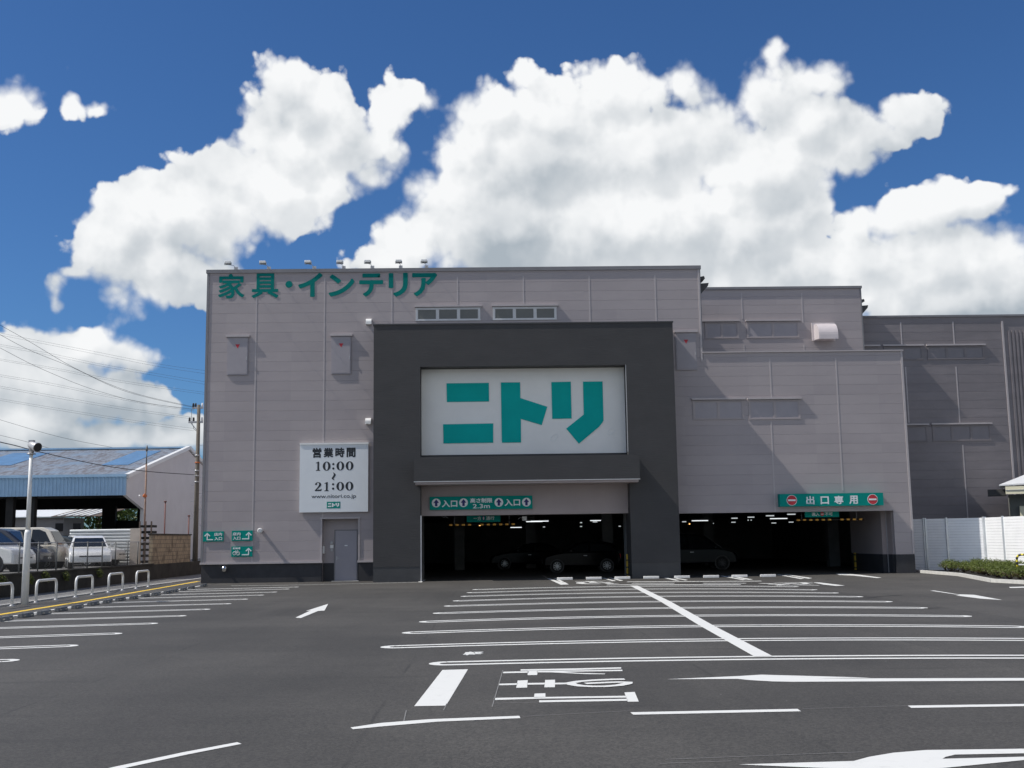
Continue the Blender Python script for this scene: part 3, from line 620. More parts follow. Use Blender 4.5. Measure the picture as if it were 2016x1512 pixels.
# fire hatches with red triangle
for (x0, y0, x1, y1, dep) in ((446.5,664,489.5,739,.05),(652,662,691.5,737,.05),(1331.5,655,1370,729,.05)):
    a = W(x0, y1, YM); b_ = W(x1, y0, YM); xm_ = (a.x+b_.x)/2
    m = MB(); m.box(a.x+.04, b_.x-.04, YM-dep-.015, YM-dep, a.z+.05, b_.z-.05)
    h = MB(); h.box(a.x, b_.x, YM-dep, YM+.02, a.z, b_.z); hb = h.build('fire_hatch', M['hatch'], B); m.build('hatch_door', M['hatch'], hb)
    m = MB(); hood(m, a.x-.05, b_.x+.06, b_.z+.05, YM, dep+.075, .09); m.build('hood', M['trim'], hb)
    t = MB(); tz = a.z+(b_.z-a.z)*.70; t.prism([(xm_-.10, YM-dep-.016, tz+.18), (xm_+.10, YM-dep-.016, tz+.18), (xm_, YM-dep-.016, tz)], (0, -.004, 0)); t.build('red_triangle', M['red'], hb)
    t = MB(); t.box(b_.x-.07, b_.x-.04, YM-dep-.04, YM-dep-.014, a.z+.65, a.z+.8); t.build('latch', M['steel'], hb)
# windows
def window_row(px0, py0, px1, py1, Y, n, glass, frame, hx0=None, hx1=None, gap=None, hoodd=.12, end=True):
    a = W(px0, py1, Y); b_ = W(px1, py0, Y); w = (b_.x-a.x)/n
    fr = MB(); fr.box(a.x-.05, b_.x+.05, Y-.035, Y+.02, a.z-.05, a.z); fr.box(a.x-.05, b_.x+.05, Y-.035, Y+.02, b_.z, b_.z+.05)
    for k in range(n+1): fr.box(a.x+k*w-.035, a.x+k*w+.035, Y-.03, Y+.02, a.z, b_.z)
    f_ = fr.build('window', frame, B)
    for k in range(n):
        p = MB(); p.box(a.x+k*w+.07, a.x+(k+1)*w-.07, Y-.012, Y+.012, a.z+.035, b_.z-.035); p.build('pane', glass, f_)
        p = MB(); x0_, x1_ = a.x+k*w+.037, a.x+(k+1)*w-.037
        p.box(x0_, x0_+.033, Y-.022, Y, a.z+.002, b_.z-.002); p.box(x1_-.033, x1_, Y-.022, Y, a.z+.002, b_.z-.002); p.box(x0_+.033, x1_-.033, Y-.022, Y, a.z+.002, a.z+.034); p.box(x0_+.033, x1_-.033, Y-.022, Y, b_.z-.034, b_.z-.002); p.build('sash', frame, f_)
    h = MB(); hood(h, (hx0 if hx0 is not None else a.x-.08), (hx1 if hx1 is not None else b_.x+.10), b_.z+.11, Y, hoodd, .075); h.build('hood', M['trim'], f_)
    return f_
window_row(820,607.5,944,630,YM,3,M['glass'],M['aluminium']); window_row(972,606,1094,628.5,YM,3,M['glass'],M['aluminium'])
window_row(1366,790,1462,824.5,YM,2,M['hatch'],M['panel'],hoodd=.12); window_row(1476,789,1573,824,YM,2,M['hatch'],M['panel'],hoodd=.12)
window_row(1390,636,1452,665,YU,2,M['hatch'],M['panel'],hx0=XR+.02); window_row(1472,635,1571,664,YU,2,M['hatch'],M['panel'])
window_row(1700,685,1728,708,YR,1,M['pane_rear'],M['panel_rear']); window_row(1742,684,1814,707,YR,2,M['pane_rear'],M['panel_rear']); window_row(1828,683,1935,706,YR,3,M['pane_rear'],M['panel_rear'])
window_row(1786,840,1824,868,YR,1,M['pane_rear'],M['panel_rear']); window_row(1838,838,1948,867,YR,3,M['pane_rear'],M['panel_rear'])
# big exhaust hood: a quarter bend on a flange
a = W(1613,667,YU-.9); b_ = W(1649,633,YU-.9); d = .9
m = MB(); prof = []
r = .62; zt = b_.z
for k in range(9):
    t = k/8*math.pi/2; prof.append((YU-(d-r)-r*math.sin(t), zt-r+r*math.cos(t)))
prof = [(YU-.01, zt)]+prof+[(YU-d, a.z), (YU-.01, a.z+.10)]
m.prism([(a.x, y, z) for y, z in prof], (b_.x-a.x, 0, 0)); ex = m.build('exhaust_hood', M['vent'], B)
m = MB(); m.box(a.x-.10, b_.x+.10, YU-.10, YU-.02, a.z+.05, zt+.10); m.build('flange', M['vent'], ex)
# small round-topped vents
for (cx, cy) in ((726,633),(725,829)):
    p = W(cx, cy, YM-.15); m = MB(); prof = []
    for k in range(9):
        t = k/8*math.pi/2; prof.append((YM-.08-.18*math.sin(t), p.z-.03+.16*math.cos(t)))
    m.prism([(p.x-.12, y, z) for y, z in [(YM, p.z+.13)]+prof+[(YM-.26, p.z-.13), (YM, p.z-.13)]], (.24, 0, 0)); m.build('vent_cap', M['white_metal'], B)

# portal
YI = YP+0.7                                # plane of the sign board and lintel
SX0 = EX0; SX1 = EX1; SZ0 = W(1030,894,YI).z; SZ1 = W(1030,720,YP).z; LZ0 = EZ; LZ1 = W(1036,955,YI).z
m = MB(); m.box(PX0, EX0, YP, YM+.02, .62, PZ-.06); m.box(EX1, PX1, YP, YM+.02, .62, PZ-.06); m.box(EX0, EX1, YP, YM+.02, SZ1, PZ-.06)
m.box(EX0, EX1, YI-.02, YM+.02, LZ1, SZ0)
m.box(EX0, EX1, YI+.12, YM+.02, SZ0, SZ1)
po = m.build('entrance_portal', M['dark'], B)
m = MB(); m.box(PX0-.03, PX1+.03, YP-.03, YM, PZ-.06, PZ); m.build('coping', M['dark_trim'], po)
m = MB(); m.box(PX0+.006, EX0-.006, YP+.012, YM, -.1, .618); m.box(EX1+.006, PX1-.006, YP+.012, YM, -.1, .618); m.build('plinth', M['dark_trim'], po)
m = MB(); m.box(EX0-.004, EX0+.05, YP-.004, YP+.05, 0, EZ); m.build('jamb_trim', M['steel'], po)
m = MB(); m.box(EX0, EX1, YI, YM, LZ0, LZ1); m.build('lintel', M['lintel'], po)
m = MB(); m.box(SX0+.01, SX1-.01, YI+.01, YI+.11, SZ0+.004, SZ1-.01); sb = m.build('sign_board', M['board'], po)
m = MB(); m.box(SX1-.035, SX1-.005, YP+.02, YP+.06, SZ0, SZ1); m.build('sign_edge', M['steel'], po)
# clear-film stickers low on the board
for (cx, cy) in ((1091,861.5),(1203.5,849)):
    p = W(cx, cy, YI); m = MB()
    m.tube([(p.x+.17*math.cos(t*.628)*(.8 if t % 2 else 1)+.05*math.sin(t*.628), YI+.004, p.z+.14*math.sin(t*.628)+.05*math.cos(t*.628)) for t in range(11)], .008, 5); m.build('film_mark', M['white'], po)
# canopy
YC = YP-0.85; cx0 = W(815,925,YC).x; cx1 = W(1259.5,925,YC).x; cz0 = W(1036,946,YC).z; cz1 = W(1036,898.5,YC).z
m = MB(); m.box(cx0, cx1, YC, YP-.002, cz0+.02, cz1); m.box(cx0+.1, cx1-.1, YC+.05, YP-.003, cz1, cz1+.03)
cn = m.build('canopy', M['dark'], po)
m = MB(); m.box(cx0-.01, cx1+.01, YC-.02, YC+.05, cz0-.012, cz0+.02); m.build('drip_edge', M['aluminium'], cn)
m = MB(); m.box(cx0+.05, cx1-.05, YC+.06, YI-.03, cz0-.11, cz0+.015); m.build('soffit', M['lintel'], cn)
# logo letters on the board
ly = YI+.01
def poly_letter(name, polys, label=None):
    m = MB()
    for q in polys: m.prism([W(x/4.032+800, y/4.032+700, ly) for x, y in q], (0, -.03, 0))
    return m
LG = [[[(319,221),(655,217),(657,365),(322,369)],[(292,546),(690,539),(690,692),(295,698)]],
      [[(750,214),(903,213),(906,338),(1119,407),(1075,552),(909,503),(911,690),(758,692)]],
      [[(1151,211),(1305,208),(1312,500),(1158,503)],[(1402,208),(1557,206),(1565,515),(1555,535),(1530,565),(1370,700),(1269,580),(1408,468)]]]
for q in LG: poly_letter('logo_letter', q).build('logo_letter', M['teal'], po)

# garage behind
m = MB(); gx0, gx1, gy1, gz = -6.3, XW-.3, 83.5, 2.98
m.box(gx0-.2, gx0, YM+.6, gy1, 0, gz); m.box(gx1+3, gx1+3.2, YR+.35, gy1, 0, gz); m.box(gx0-.2, gx1+3.2, gy1, gy1+.2, 0, gz)
m.build('garage_wall', M['inner'], B)
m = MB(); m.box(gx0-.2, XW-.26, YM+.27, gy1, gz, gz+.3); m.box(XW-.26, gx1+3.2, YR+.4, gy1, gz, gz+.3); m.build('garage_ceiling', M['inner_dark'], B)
m = MB(); m.box(PX0+.2, EX0-.05, YM+.03, YM+.25, 0, EZ+.2); m.box(EX1+.05, PX1-.3, YM+.03, YM+.25, 0, EZ+.2); m.box(EX0-.05, EX1+.05, YM+.03, YM+.25, EZ, EZ+.25); m.build('inner_front_wall', M['inner'], B)
m = MB(); jx = W(835,1080,49.0).x; m.box(EX0-.25, jx-.1, YM+.25, YM+2.4, 0, gz); m.box(EX1+.02, EX1+.25, YM+.25, YM+1.2, 0, gz); m.build('garage_side_wall', M['inner'], B)
# exit jamb: deep return, dark skirting
m = MB(); m.box(OX1-.02, OX1+.25, YM+.26, YM+.9, .8, OZ+.2); m.box(OX1-.25, OX1-.02, YM+.9, YM+5.2, .8, gz); m.build('exit_side_wall', M['lintel'], B)
m = MB(); m.box(OX1-.025, OX1+.25, YM+.262, YM+.9, 0, .8); m.box(OX1-.255, OX1-.025, YM+.9, YM+5.2, 0, .8); m.build('exit_skirting', M['plinth'], B)
m = MB(); m.box(OX1-.05, OX1-.0, YM+.86, YM+.93, 0, OZ); m.build('shutter_guide', M['steel'], B)
for (cx, Y) in ((1196,61.5),(1045,66),(1395,66),(1640,60),(905,64)):
    p = W(cx, 1090, Y); m = MB(); m.box(p.x-.28, p.x+.28, Y-.28, Y+.28, 0, gz); m.build('garage_column', M['inner'], B)
# ------------------------------------------------------------------ facade lettering
fl = empty('facade_letters', W(640,560,YM), 'big teal raised lettering along the top left of the front wall', 'sign')
for ch, bx in (('家',(429.5,539,482,588)),('具',(495,538,549,587)),('・',(562,552.5,576,567)),('イ',(587,537,635,585)),('ン',(647,540,698,584)),('テ',(707,538,754.5,584)),('リ',(765,537,803,584)),('ア',(811.5,537,860.5,583.5))):
    m = MB()
    if ch == '・':
        c = W(569, 560, YM); m.lathe((c.x, YM-.011, c.z), (0,-1,0), [(0,.155),(.010,.155)], 20)
    else: text_px(m, ch, *bx, YM-.011, -.007, 0.024 if ch in '家具' else 0.036)
    m.build('letter', M['teal_paint'], fl)

def serif_digit(mb, ch, x0, x1, z0, z1, Y, dep=-.003):
    w, h = x1-x0, z1-z0
    def P(u, v): return (x0+w*u, Y, z0+h*v)
    if ch == '0':
        o = [(.5+.5*math.cos(t*math.pi/14), .5+.5*math.sin(t*math.pi/14)) for t in range(28)]; i = [(.5+.19*math.cos(t*math.pi/14), .5+.43*math.sin(t*math.pi/14)) for t in range(28)]
        v = o+i; f = [(k, (k+1) % 28, 28+(k+1) % 28, 28+k) for k in range(28)]
    elif ch == '1':
        v = [(.05,0),(.95,0),(.95,.06),(.72,.10),(.72,1),(.55,1),(.05,.88),(.05,.83),(.34,.84),(.34,.10),(.05,.06)]; f = [(0,1,2,3,9,10),(3,4,5,8,9),(5,6,7,8)]
    elif ch == '2':
        top = [(.03,.70),(.05,.82),(.16,.94),(.36,1.0),(.58,1.0),(.80,.95),(.93,.84),(.95,.70),(.88,.57),(.70,.43),(.45,.26),(.30,.17)]
        inn = [(.34,.70),(.33,.80),(.30,.88),(.40,.93),(.50,.94),(.58,.91),(.63,.83),(.62,.70),(.54,.57),(.36,.39),(.12,.17),(.02,.10)]
        v = top+inn; f = [(k, k+1, 12+k+1, 12+k) for k in range(11)]
        b = len(v); v += [(.02,0),(.97,0),(1.0,.27),(.93,.27),(.84,.17),(.02,.165)]; f.append((b, b+1, b+4, b+5)); f.append((b+1, b+2, b+3, b+4))
    solid(mb, v, f, P, (0, dep, 0))
# opening hours board
YS = YM-.16
hb0 = W(589,1009,YS); hb1 = W(725,871,YS)
hs = empty('opening_hours_sign', (hb0.x, YM, hb0.z), 'white board with opening hours 10:00 to 21:00 above the staff door', 'sign')
m = MB(); m.box(hb0.x, hb1.x, YS, YM-.02, hb0.z, hb1.z-.07); m.build('panel', M['hours'], hs)
m = MB(); m.box(hb0.x-.01, hb1.x+.02, YS-.03, YM-.02, hb1.z-.069, hb1.z); m.build('top_cap', M['white_metal'], hs)
YT = YS-.001
def zp(x, y): return (x/9.453+590, y/9.453+860)
m = MB()
for ch, x0, y0, x1, y1 in (('営',238,205,408,392),('業',445,205,625,385),('時',662,200,835,382),('間',872,200,1040,380)):
    text_px(m, ch, *zp(x0, y0), *zp(x1, y1), YT, bold=.036)
m.build('heading_lettering', M['black'], hs)
m = MB()
for ch, x0, y0, x1, y1 in (('1',298,462,388,632),('0',428,460,575,632),('0',683,458,830,626),('0',855,455,1002,624),('2',280,845,408,1010),('1',455,842,548,1010),('0',682,838,828,1003),('0',850,833,1000,1000)):
    a = W(*zp(x0, y1), YT); b_ = W(*zp(x1, y0), YT); serif_digit(m, ch, a.x, b_.x, a.z, b_.z, YT)
for (x, y) in ((626,508),(626,590),(622,883),(622,965)):
    c = W(*zp(x, y), YT); m.lathe(c, (0,-1,0), [(0,.049),(.003,.049)], 14)
cl = [(625,662,1),(645,685,3.2),(652,705,4.2),(640,735,4.6),(618,765,4.6),(614,785,3.6),(650,806,1)]
L_ = []; R_ = []
for x, y, w in cl: L_.append(W(*zp(x-w*4.5, y), YT)); R_.append(W(*zp(x+w*4.5, y), YT))
for i in range(len(cl)-1): m.prism([L_[i], R_[i], R_[i+1], L_[i+1]], (0, -.003, 0))
m.build('hours_lettering', M['black'], hs)
m = MB(); text_px(m, 'www.nitori.co.jp', *zp(218,1068), *zp(1048,1165), YT, bold=.008); m.build('web_address', M['black'], hs)
m = MB(); a = W(*zp(504,1333), YT); b_ = W(*zp(756,1205), YT); m.box(a.x, b_.x, YT-.004, YT, a.z, b_.z); lg = m.build('logo_plate', M['green'], hs)
m = MB()
for ch in LG:                               # the same mark, small and white
    for q in ch: m.prism([(a.x+(b_.x-a.x)*(.08+.84*(x-292)/1273), YT-.0045, b_.z-(b_.z-a.z)*(.20+.60*(y-206)/494)) for x, y in q], (0, -.003, 0))
m.build('logo_lettering', M['white'], lg)

# ------------------------------------------------------------------ green signs
def disc(mb, c, r, d=.012, n=24): mb.lathe(c, (0,-1,0), [(0, r), (d, r)], n)
def up_arrow(mb, c, s, Y, d=-.01):
    q = [(-.18,-.5),(.18,-.5),(.18,0),(.42,0),(0,.55),(-.42,0),(-.18,0)]
    mb.prism([(c.x+u*s, Y, c.z+v*s) for u, v in q], (0, d, 0))
YL = YI-.12
a = W(846,1004,YL); b_ = W(1048,975.5,YL)
es = empty('entrance_sign', (a.x, YL, a.z), 'green entrance sign with four arrows and 2.3m height limit over the left garage opening', 'sign')
m = MB(); m.box(a.x, b_.x, YL, YI-.003, a.z, b_.z); m.build('panel', M['green'], es)
def ep(x, y): return (x/4.032+800, y/4.032+700)
for x in (237,454,734,953):
    c = W(*ep(x, 1170-(x-237)*.009), YL-.001); m = MB(); disc(m, c, .185, .01); dd = m.build('white_disc', M['white'], es); m = MB(); up_arrow(m, c, .28, YL-.012); m.build('arrow', M['navy'], dd)
m = MB()
for s_, x0, y0, x1, y1, bd in (('入口',282,1146,405,1204,.03),('高さ制限',507,1130,682,1170,.03),('2.3m',528,1177,663,1213,.022),('入口',780,1137,903,1194,.03)):
    text_px(m, s_, *ep(x0, y0), *ep(x1, y1), YL-.001, bold=bd)
m.build('lettering', M['white'], es)
YX = YM-.34
a = W(1536,997.5,YX); b_ = W(1738.5,970,YX)
xs_ = empty('exit_sign', (a.x, YX, a.z), 'green exit sign with red no entry disc at each end over the right opening', 'sign')
m = MB(); m.box(a.x, b_.x, YX, YM-.01, a.z, b_.z); m.build('panel', M['green'], xs_)
def xp(x, y): return (x/4.032+1280, y/4.032+940)
for (x, y) in ((1124,181),(1766,174)):
    c = W(*xp(x, y), YX-.001); m = MB(); disc(m, c, .225, .008); dd = m.build('white_disc', M['white'], xs_)
    m = MB(); disc(m, c+Vector((0,-.009,0)), .205, .006); m.build('red_disc', M['red'], dd); m = MB(); m.box(c.x-.165, c.x+.165, c.y-.021, c.y-.0155, c.z-.036, c.z+.036); m.build('white_bar', M['white'], dd)
m = MB()
for s_, x0, y0, x1, y1 in (('出',1240,147,1302,214),('口',1354,150,1417,213),('専',1463,145,1532,212),('用',1582,143,1646,211)): text_px(m, s_, *xp(x0, y0), *xp(x1, y1), YX-.001, bold=.03)
m.build('lettering', M['white'], xs_)
# hanging plates just inside the openings
YH = YM+.55
a = W(919,1028,YH); b_ = W(985,1015.5,YH); ow_ = empty('one_way_sign', (a.x, YH, a.z), 'small green one way plate with arrow hanging inside the left opening', 'sign')
m = MB(); m.box(a.x, b_.x, YH, YH+.05, a.z, b_.z+.05); m.build('panel', M['green'], ow_)
m = MB(); text_px(m, '一方', 932.5, 1016.6, 947, 1024.4, YH-.001, bold=.02); text_px(m, '通行', 957, 1016, 973, 1024, YH-.001, bold=.02); m.build('lettering', M['white'], ow_)
m = MB(); c = W(952,1020.3,YH); m.box(c.x-.06, c.x+.06, YH-.004, YH-.0005, c.z-.1, c.z+.1); pl = m.build('arrow_plate', M['navy'], ow_); m = MB(); up_arrow(m, c, .13, YH-.005, -.004); m.build('arrow', M['white'], pl)
a = W(1585,1018.5,YH); b_ = W(1651.5,1007,YH); ne = empty('no_entry_sign', (a.x, YH, a.z), 'small green no entry plate with red disc hanging inside the right opening', 'sign')
m = MB(); m.box(a.x, b_.x, YH, YH+.05, a.z, b_.z+.05); m.build('panel', M['green'], ne)
m = MB(); text_px(m, '進入', 1598.5, 1008.8, 1613, 1015.8, YH-.001, bold=.02); text_px(m, '不可', 1624, 1008.2, 1639, 1015.2, YH-.001, bold=.02); m.build('lettering', M['white'], ne)
c = W(1618.8,1012,YH); m = MB(); disc(m, c, .085, .006); rd = m.build('red_disc', M['red'], ne); m = MB(); m.box(c.x-.065, c.x+.065, YH-.011, YH-.0065, c.z-.015, c.z+.015); m.build('white_bar', M['white'], rd)
# direction signs by the left corner
def dp(x, y): return (x/14.4+390, y/14.4+1030)
def dsign(name, x0, y0, x1, y1, label, arrow, texts, bike=False):
    Y = YM-.05; a = W(*dp(x0, y1), Y); b_ = W(*dp(x1, y0), Y); r = empty(name, (a.x, Y, a.z), label, 'sign', 'green direction signs on the left corner')
    m = MB(); m.box(a.x, b_.x, Y, YM-.002, a.z, b_.z); m.build('panel', M['green'], r)
    m = MB(); w, h = b_.x-a.x, b_.z-a.z
    def P(u, v): return Vector((a.x+w*u, Y-.001, a.z+h*v))
    u0, ux, d_ = arrow                      # shaft position, tail end, unused sign
    t = .024*w; m.prism([P(u0,.16)+Vector((-t,0,0)), P(u0,.16)+Vector((t,0,0)), P(u0,.80)+Vector((t,0,0)), P(u0,.80)+Vector((-t,0,0))], (0,-.008,0))
    m.prism([P(min(ux, u0-.024*d_),.14), P(max(ux, u0-.024*d_),.14), P(max(ux, u0-.024*d_),.235), P(min(ux, u0-.024*d_),.235)], (0,-.0085,0))
    m.prism([P(u0,.86), P(u0+.15,.56), P(u0+.105,.50), P(u0,.72)], (0,-.009,0)); m.prism([P(u0,.86), P(u0-.15,.56), P(u0-.105,.50), P(u0,.72)], (0,-.0095,0)); m.build('arrow', M['white'], r)
    m = MB()
    for s_, p0, q0, p1, q1 in texts: text_px(m, s_, *dp(p0, q0), *dp(p1, q1), Y-.001, -.008, .03)
    m.build('lettering', M['white'], r)
    if bike:
        m = MB(); c = P(.16,.34); c2 = P(.32,.32); rr = .16*h
        for q in (c, c2): m.tube([q+Vector((rr*math.cos(k*.5236), -.006, rr*math.sin(k*.5236))) for k in range(13)], .012, 5)
        for i, j in ((c, P(.20,.52)), (P(.20,.52), P(.25,.34)), (P(.25,.34), c), (P(.20,.52), P(.29,.52)), (P(.29,.52), c2), (P(.25,.34), P(.29,.52)), (P(.19,.58), P(.22,.58)), (P(.29,.52), P(.285,.62)), (P(.285,.62), P(.33,.60))): m.bar(i+Vector((0,-.006,0)), j+Vector((0,-.006,0)), .02, .02)
        m.build('bicycle_symbol', M['white'], r)
dsign('direction_sign', 138,228,725,525, 'green store entrance sign with arrow bent from the right, beside the left corner', (.205,.49,1), [('店内',455,268,680,362),('入口',460,388,683,486)])
dsign('direction_sign', 950,205,1548,505, 'upper green store entrance sign with arrow at its right, above the bicycle sign', (.815,.50,-1), [('店内',982,258,1205,352),('入口',985,378,1203,474)])
dsign('direction_sign', 938,655,1545,955, 'green bicycle parking sign with arrow, below the store entrance sign', (.815,.50,-1), [('駐輪場',985,682,1198,742)], True)

# ------------------------------------------------------------------ floodlights along the top edge
def floodlight():
    r = empty('floodlight', (0,0,0), None, 'floodlight', 'floodlights on arms above the facade lettering')
    m = MB(); m.tube([(0,.35,.02),(0,-.12,.05),(0,-1.15,-.17)], .011, 6); m.build('arm', M['steel'], r)
    m = MB(); m.box(-.13,.13,-1.32,-1.04,-.14,-.04); hd = m.build('lamp_head', M['white_metal'], r, bevel=.015)
    m = MB(); m.box(-.10,.10,-1.29,-1.07,-.152,-.1405); m.build('lens', M['aluminium'], hd)
    m = MB(); m.box(-.15,-.135,-1.21,-1.15,-.17,-.08); m.box(.135,.15,-1.21,-1.15,-.17,-.08); m.box(-.15,.15,-1.2,-1.16,-.185,-.17); m.build('yoke', M['steel'], r)
    m = MB(); m.box(-.08,.08,.32,.40,-.1,.1); m.build('bracket', M['steel'], r)
    return r
f0 = floodlight()
FLL = ['floodlight at the left end of the row, above the first letter','floodlight above the second letter, next to the left end one','floodlight above the gap right of the round dot','floodlight above the middle letter, fourth in the row','floodlight fifth in the row, above the letter with two bars','sixth floodlight, above the letter of two upright strokes','floodlight at the right end of the row, above the last letter']
for i, x in enumerate((461,526.5,616,675,731,788,838.5)):
    o = f0 if i == 0 else copy_tree(f0)
    o.location = (W(x, 531, YM).x, YM, ZT+.11); o['label'] = FLL[i]
    o.rotation_euler = (0, 0, (0.0, .03, -.02, .02, -.03, .02, -.01)[i])
# wall lamps
p = W(515,1045,YM); r = empty('wall_lamp', (p.x, YM, p.z), 'round white lamp on the wall right of the direction signs', 'lamp')
m = MB(); m.lathe((p.x, YM, p.z), (0,-1,0), [(0,.07),(.22,.07),(.24,.105),(.36,.11),(.40,.085)], 18); m.build('body', M['white_metal'], r); m = MB(); disc(m, Vector((p.x-.0, YM-.401, p.z)), .075, .012, 18); m.build('lens', M['aluminium'], r)
p = W(443,1119,YM); r = empty('hydrant_outlet', (p.x, YM, p.z), 'shiny chrome water outlet sticking out of the dark plinth at the left corner', 'outlet')
m = MB(); m.lathe((p.x, YM+.05, p.z+.02), (0,-1,0), [(0,.05),(.10,.05),(.16,.05)], 12); m.build('pipe', M['steel'], r)
M['chrome'] = mat('chrome', (0.8, 0.8, 0.8), 0.12, 1.0)
m = MB(); m.lathe((p.x, YM-.08, p.z+.02), (0.1,-1,-.45), [(0,.08),(.03,.12),(.12,.125),(.15,.09),(.19,.085)], 16); m.build('cap', M['chrome'], r)

# ------------------------------------------------------------------ hanging height bars, tubes, beacon, corner guards inside
def height_bar(px0, px1, py, n0, Y, gap, label):
    a = W(px0, py+1.5, Y); b_ = W(px1, py-.5, Y); z = (a.z+b_.z)/2
    r = empty('height_bar', ((a.x+b_.x)/2, Y, z), label, 'height bar')
    m = MB(); m.tube([(a.x, Y, z), (b_.x, Y, z)], .028, 8); m.build('bar', M['blackmetal'], r)
    L = b_.x-a.x; w = L/n0
    for k in range(n0):
        if k in gap: continue
        m = MB(); m.tube([(a.x+w*(k+.28), Y, z), (a.x+w*(k+.78), Y, z)], .038, 8); m.build('amber_band', M['amber'], r)
    for x in (a.x+.3, b_.x-.3): m = MB(); m.bar((x, Y, z), (x, Y, 2.98), .01, .01); m.build('chain', M['steel'], r)
height_bar(881,1016,1032.3,11,YM+1.3,(4,),'hanging yellow and black height bar inside the left opening')
height_bar(1565,1700,1022.5,11,YM+1.3,(6,),'hanging yellow and black height bar inside the right opening')
TUBES = [(1038,1063,1029,52,1),(1036,1068,1027,51.5,1) ,(1045,1080,1026.3,51.5,1),(1005,1027,1038.5,60,1),(1162,1183,1025,56,1),(1167,1176,1027.5,62,0),(1069,1073,1037.5,75,0),(1142,1146,1029,66,0),(1142,1146,1036.5,72,0),(1218,1222,1036,72,0),
         (1362,1394,1025.3,54,1),(1343,1351,1027.2,64,0),(1440,1452,1020.3,60,0),(1440,1448,1028.2,68,0),(1472,1485,1018.3,60,0),(1472,1474,1024,68,0),(1478,1480,1024,68,0),(1508,1524,1015.5,56,0),(1516,1550,1021.2,54,1),(1519,1528,1029.7,68,0),(1550,1566,1012.6,53,0),(1553,1562,1028,66,0),(1398,1405,1030.5,66,0)]
t0 = None; t1 = None
for i, (x0, x1, y, Y, br) in enumerate(TUBES):
    if i == 0: continue
    a = W(x0, y, Y); b_ = W(x1, y, Y)
    side = 'left' if x0 < 1300 else 'right'
    r = empty('ceiling_light', ((a.x+b_.x)/2, Y, a.z), None, 'ceiling light', 'lit tubes under the garage ceiling')
    r['label'] = ('long ' if br else 'short ')+'ceiling tube in '+side+' opening'+(', %s' % (
        {2:'upper of the pair right of hanging plate',1:'lower of the pair right of hanging plate',3:'below the close pair',4:'at the right end by a column',5:'under the long tube by a column',6:'tiny one in the middle',7:'upper of two tiny ones by column',8:'lower of two tiny ones by column',9:'tiny one nearest the right pier',
         10:'above the dark minivan',11:'just beside the dark pier',12:'upper of a stacked pair',13:'lower of a stacked pair',14:'above the two specks',15:'left speck of two',16:'right speck of two',17:'second from the hanging plate',18:'longest one left of the hanging bar',19:'below the longest one',20:'nearest the hanging no entry plate',21:'just left of the hanging bar',22:'below the long tube over the minivan'}[i]))
    m = MB(); m.tube([(a.x, Y, a.z), (b_.x, Y, a.z)], .022 if br else .028, 6); m.build('tube', M['tube' if br else 'tube_dim'], r)
    m = MB(); m.box(a.x-.02, b_.x+.02, Y-.05, Y+.05, a.z+.035, a.z+.075); m.build('batten', M['inner'], r)
for (x, y, Y, lb) in ((944.5,1034,YM+2.2,'small glowing amber lamp beside the hanging bar in the left opening'),(1357.5,1031.5,62,'small glowing amber lamp above the minivan in the right opening')):
    p = W(x, y, Y); r = empty('beacon', p, lb, 'lamp'); m = MB(); m.lathe(p-Vector((0,0,.03)), (0,0,1), [(0,.03),(.03,.04),(.06,.02)], 10); m.build('bulb', M['beacon'], r); m = MB(); m.bar(p+Vector((0,0,.04)), (p.x, p.y, 2.98), .02, .02); m.build('stem', M['blackmetal'], r)
for (x, y0, y1, Y, lb, f_) in ((1237,1091,1128,YM-.25,'yellow corner guard at the right side of the left opening','pier'),(1700,1088,1120,YM+4.6,'yellow corner guard on the wall inside the right opening','wall')):
    p = W(x, y0, Y); h = p.z; xx = EX1-.02 if f_ == 'pier' else OX1-.27; r = empty('corner_guard', (xx, Y, 0), lb, 'corner guard')
    m = MB(); m.box(xx-.05, xx+.015, Y-.05, Y+.10, 0.02, h); m.build('guard', M['yellow'], r, bevel=.01)
    m = MB()
    for k in range(3): m.box(xx-.053, xx+.018, Y-.053, Y+.103, .1+k*.3, .16+k*.3)
    m.build('black_band', M['blackmetal'], r)
p = W(1032.5,1020,YM+.6); r = empty('wall_box', p, 'small pale grey control box under the lintel of the left opening', 'control box'); m = MB(); m.box(p.x-.10, p.x+.10, YM+.5, YM+.62, p.z-.11, p.z+.08); m.build('box', M['white_metal'], r, bevel=.01); m = MB(); m.tube([(p.x-.05, YM+.55, p.z+.05),(p.x-.2, YM+.5, p.z+.02),(p.x-.28, YM+.5, p.z-.05)], .015, 6); m.build('spring_bracket', M['steel'], r)
p = W(876,1018,YM+.6); r = empty('chain_bracket', p, 'small metal chain bracket at the upper left of the left opening', 'bracket'); m = MB(); m.tube([p+Vector((-.15,0,.04)), p+Vector((-.05,0,-.03)), p+Vector((.02,0,.03)), p+Vector((.14,0,-.06))], .014, 6); m.build('chain', M['steel'], r); m = MB(); m.box(p.x-.06, p.x+.06, p.y-.03, p.y+.03, p.z+.03, p.z+.09); m.build('plate', M['steel'], r)
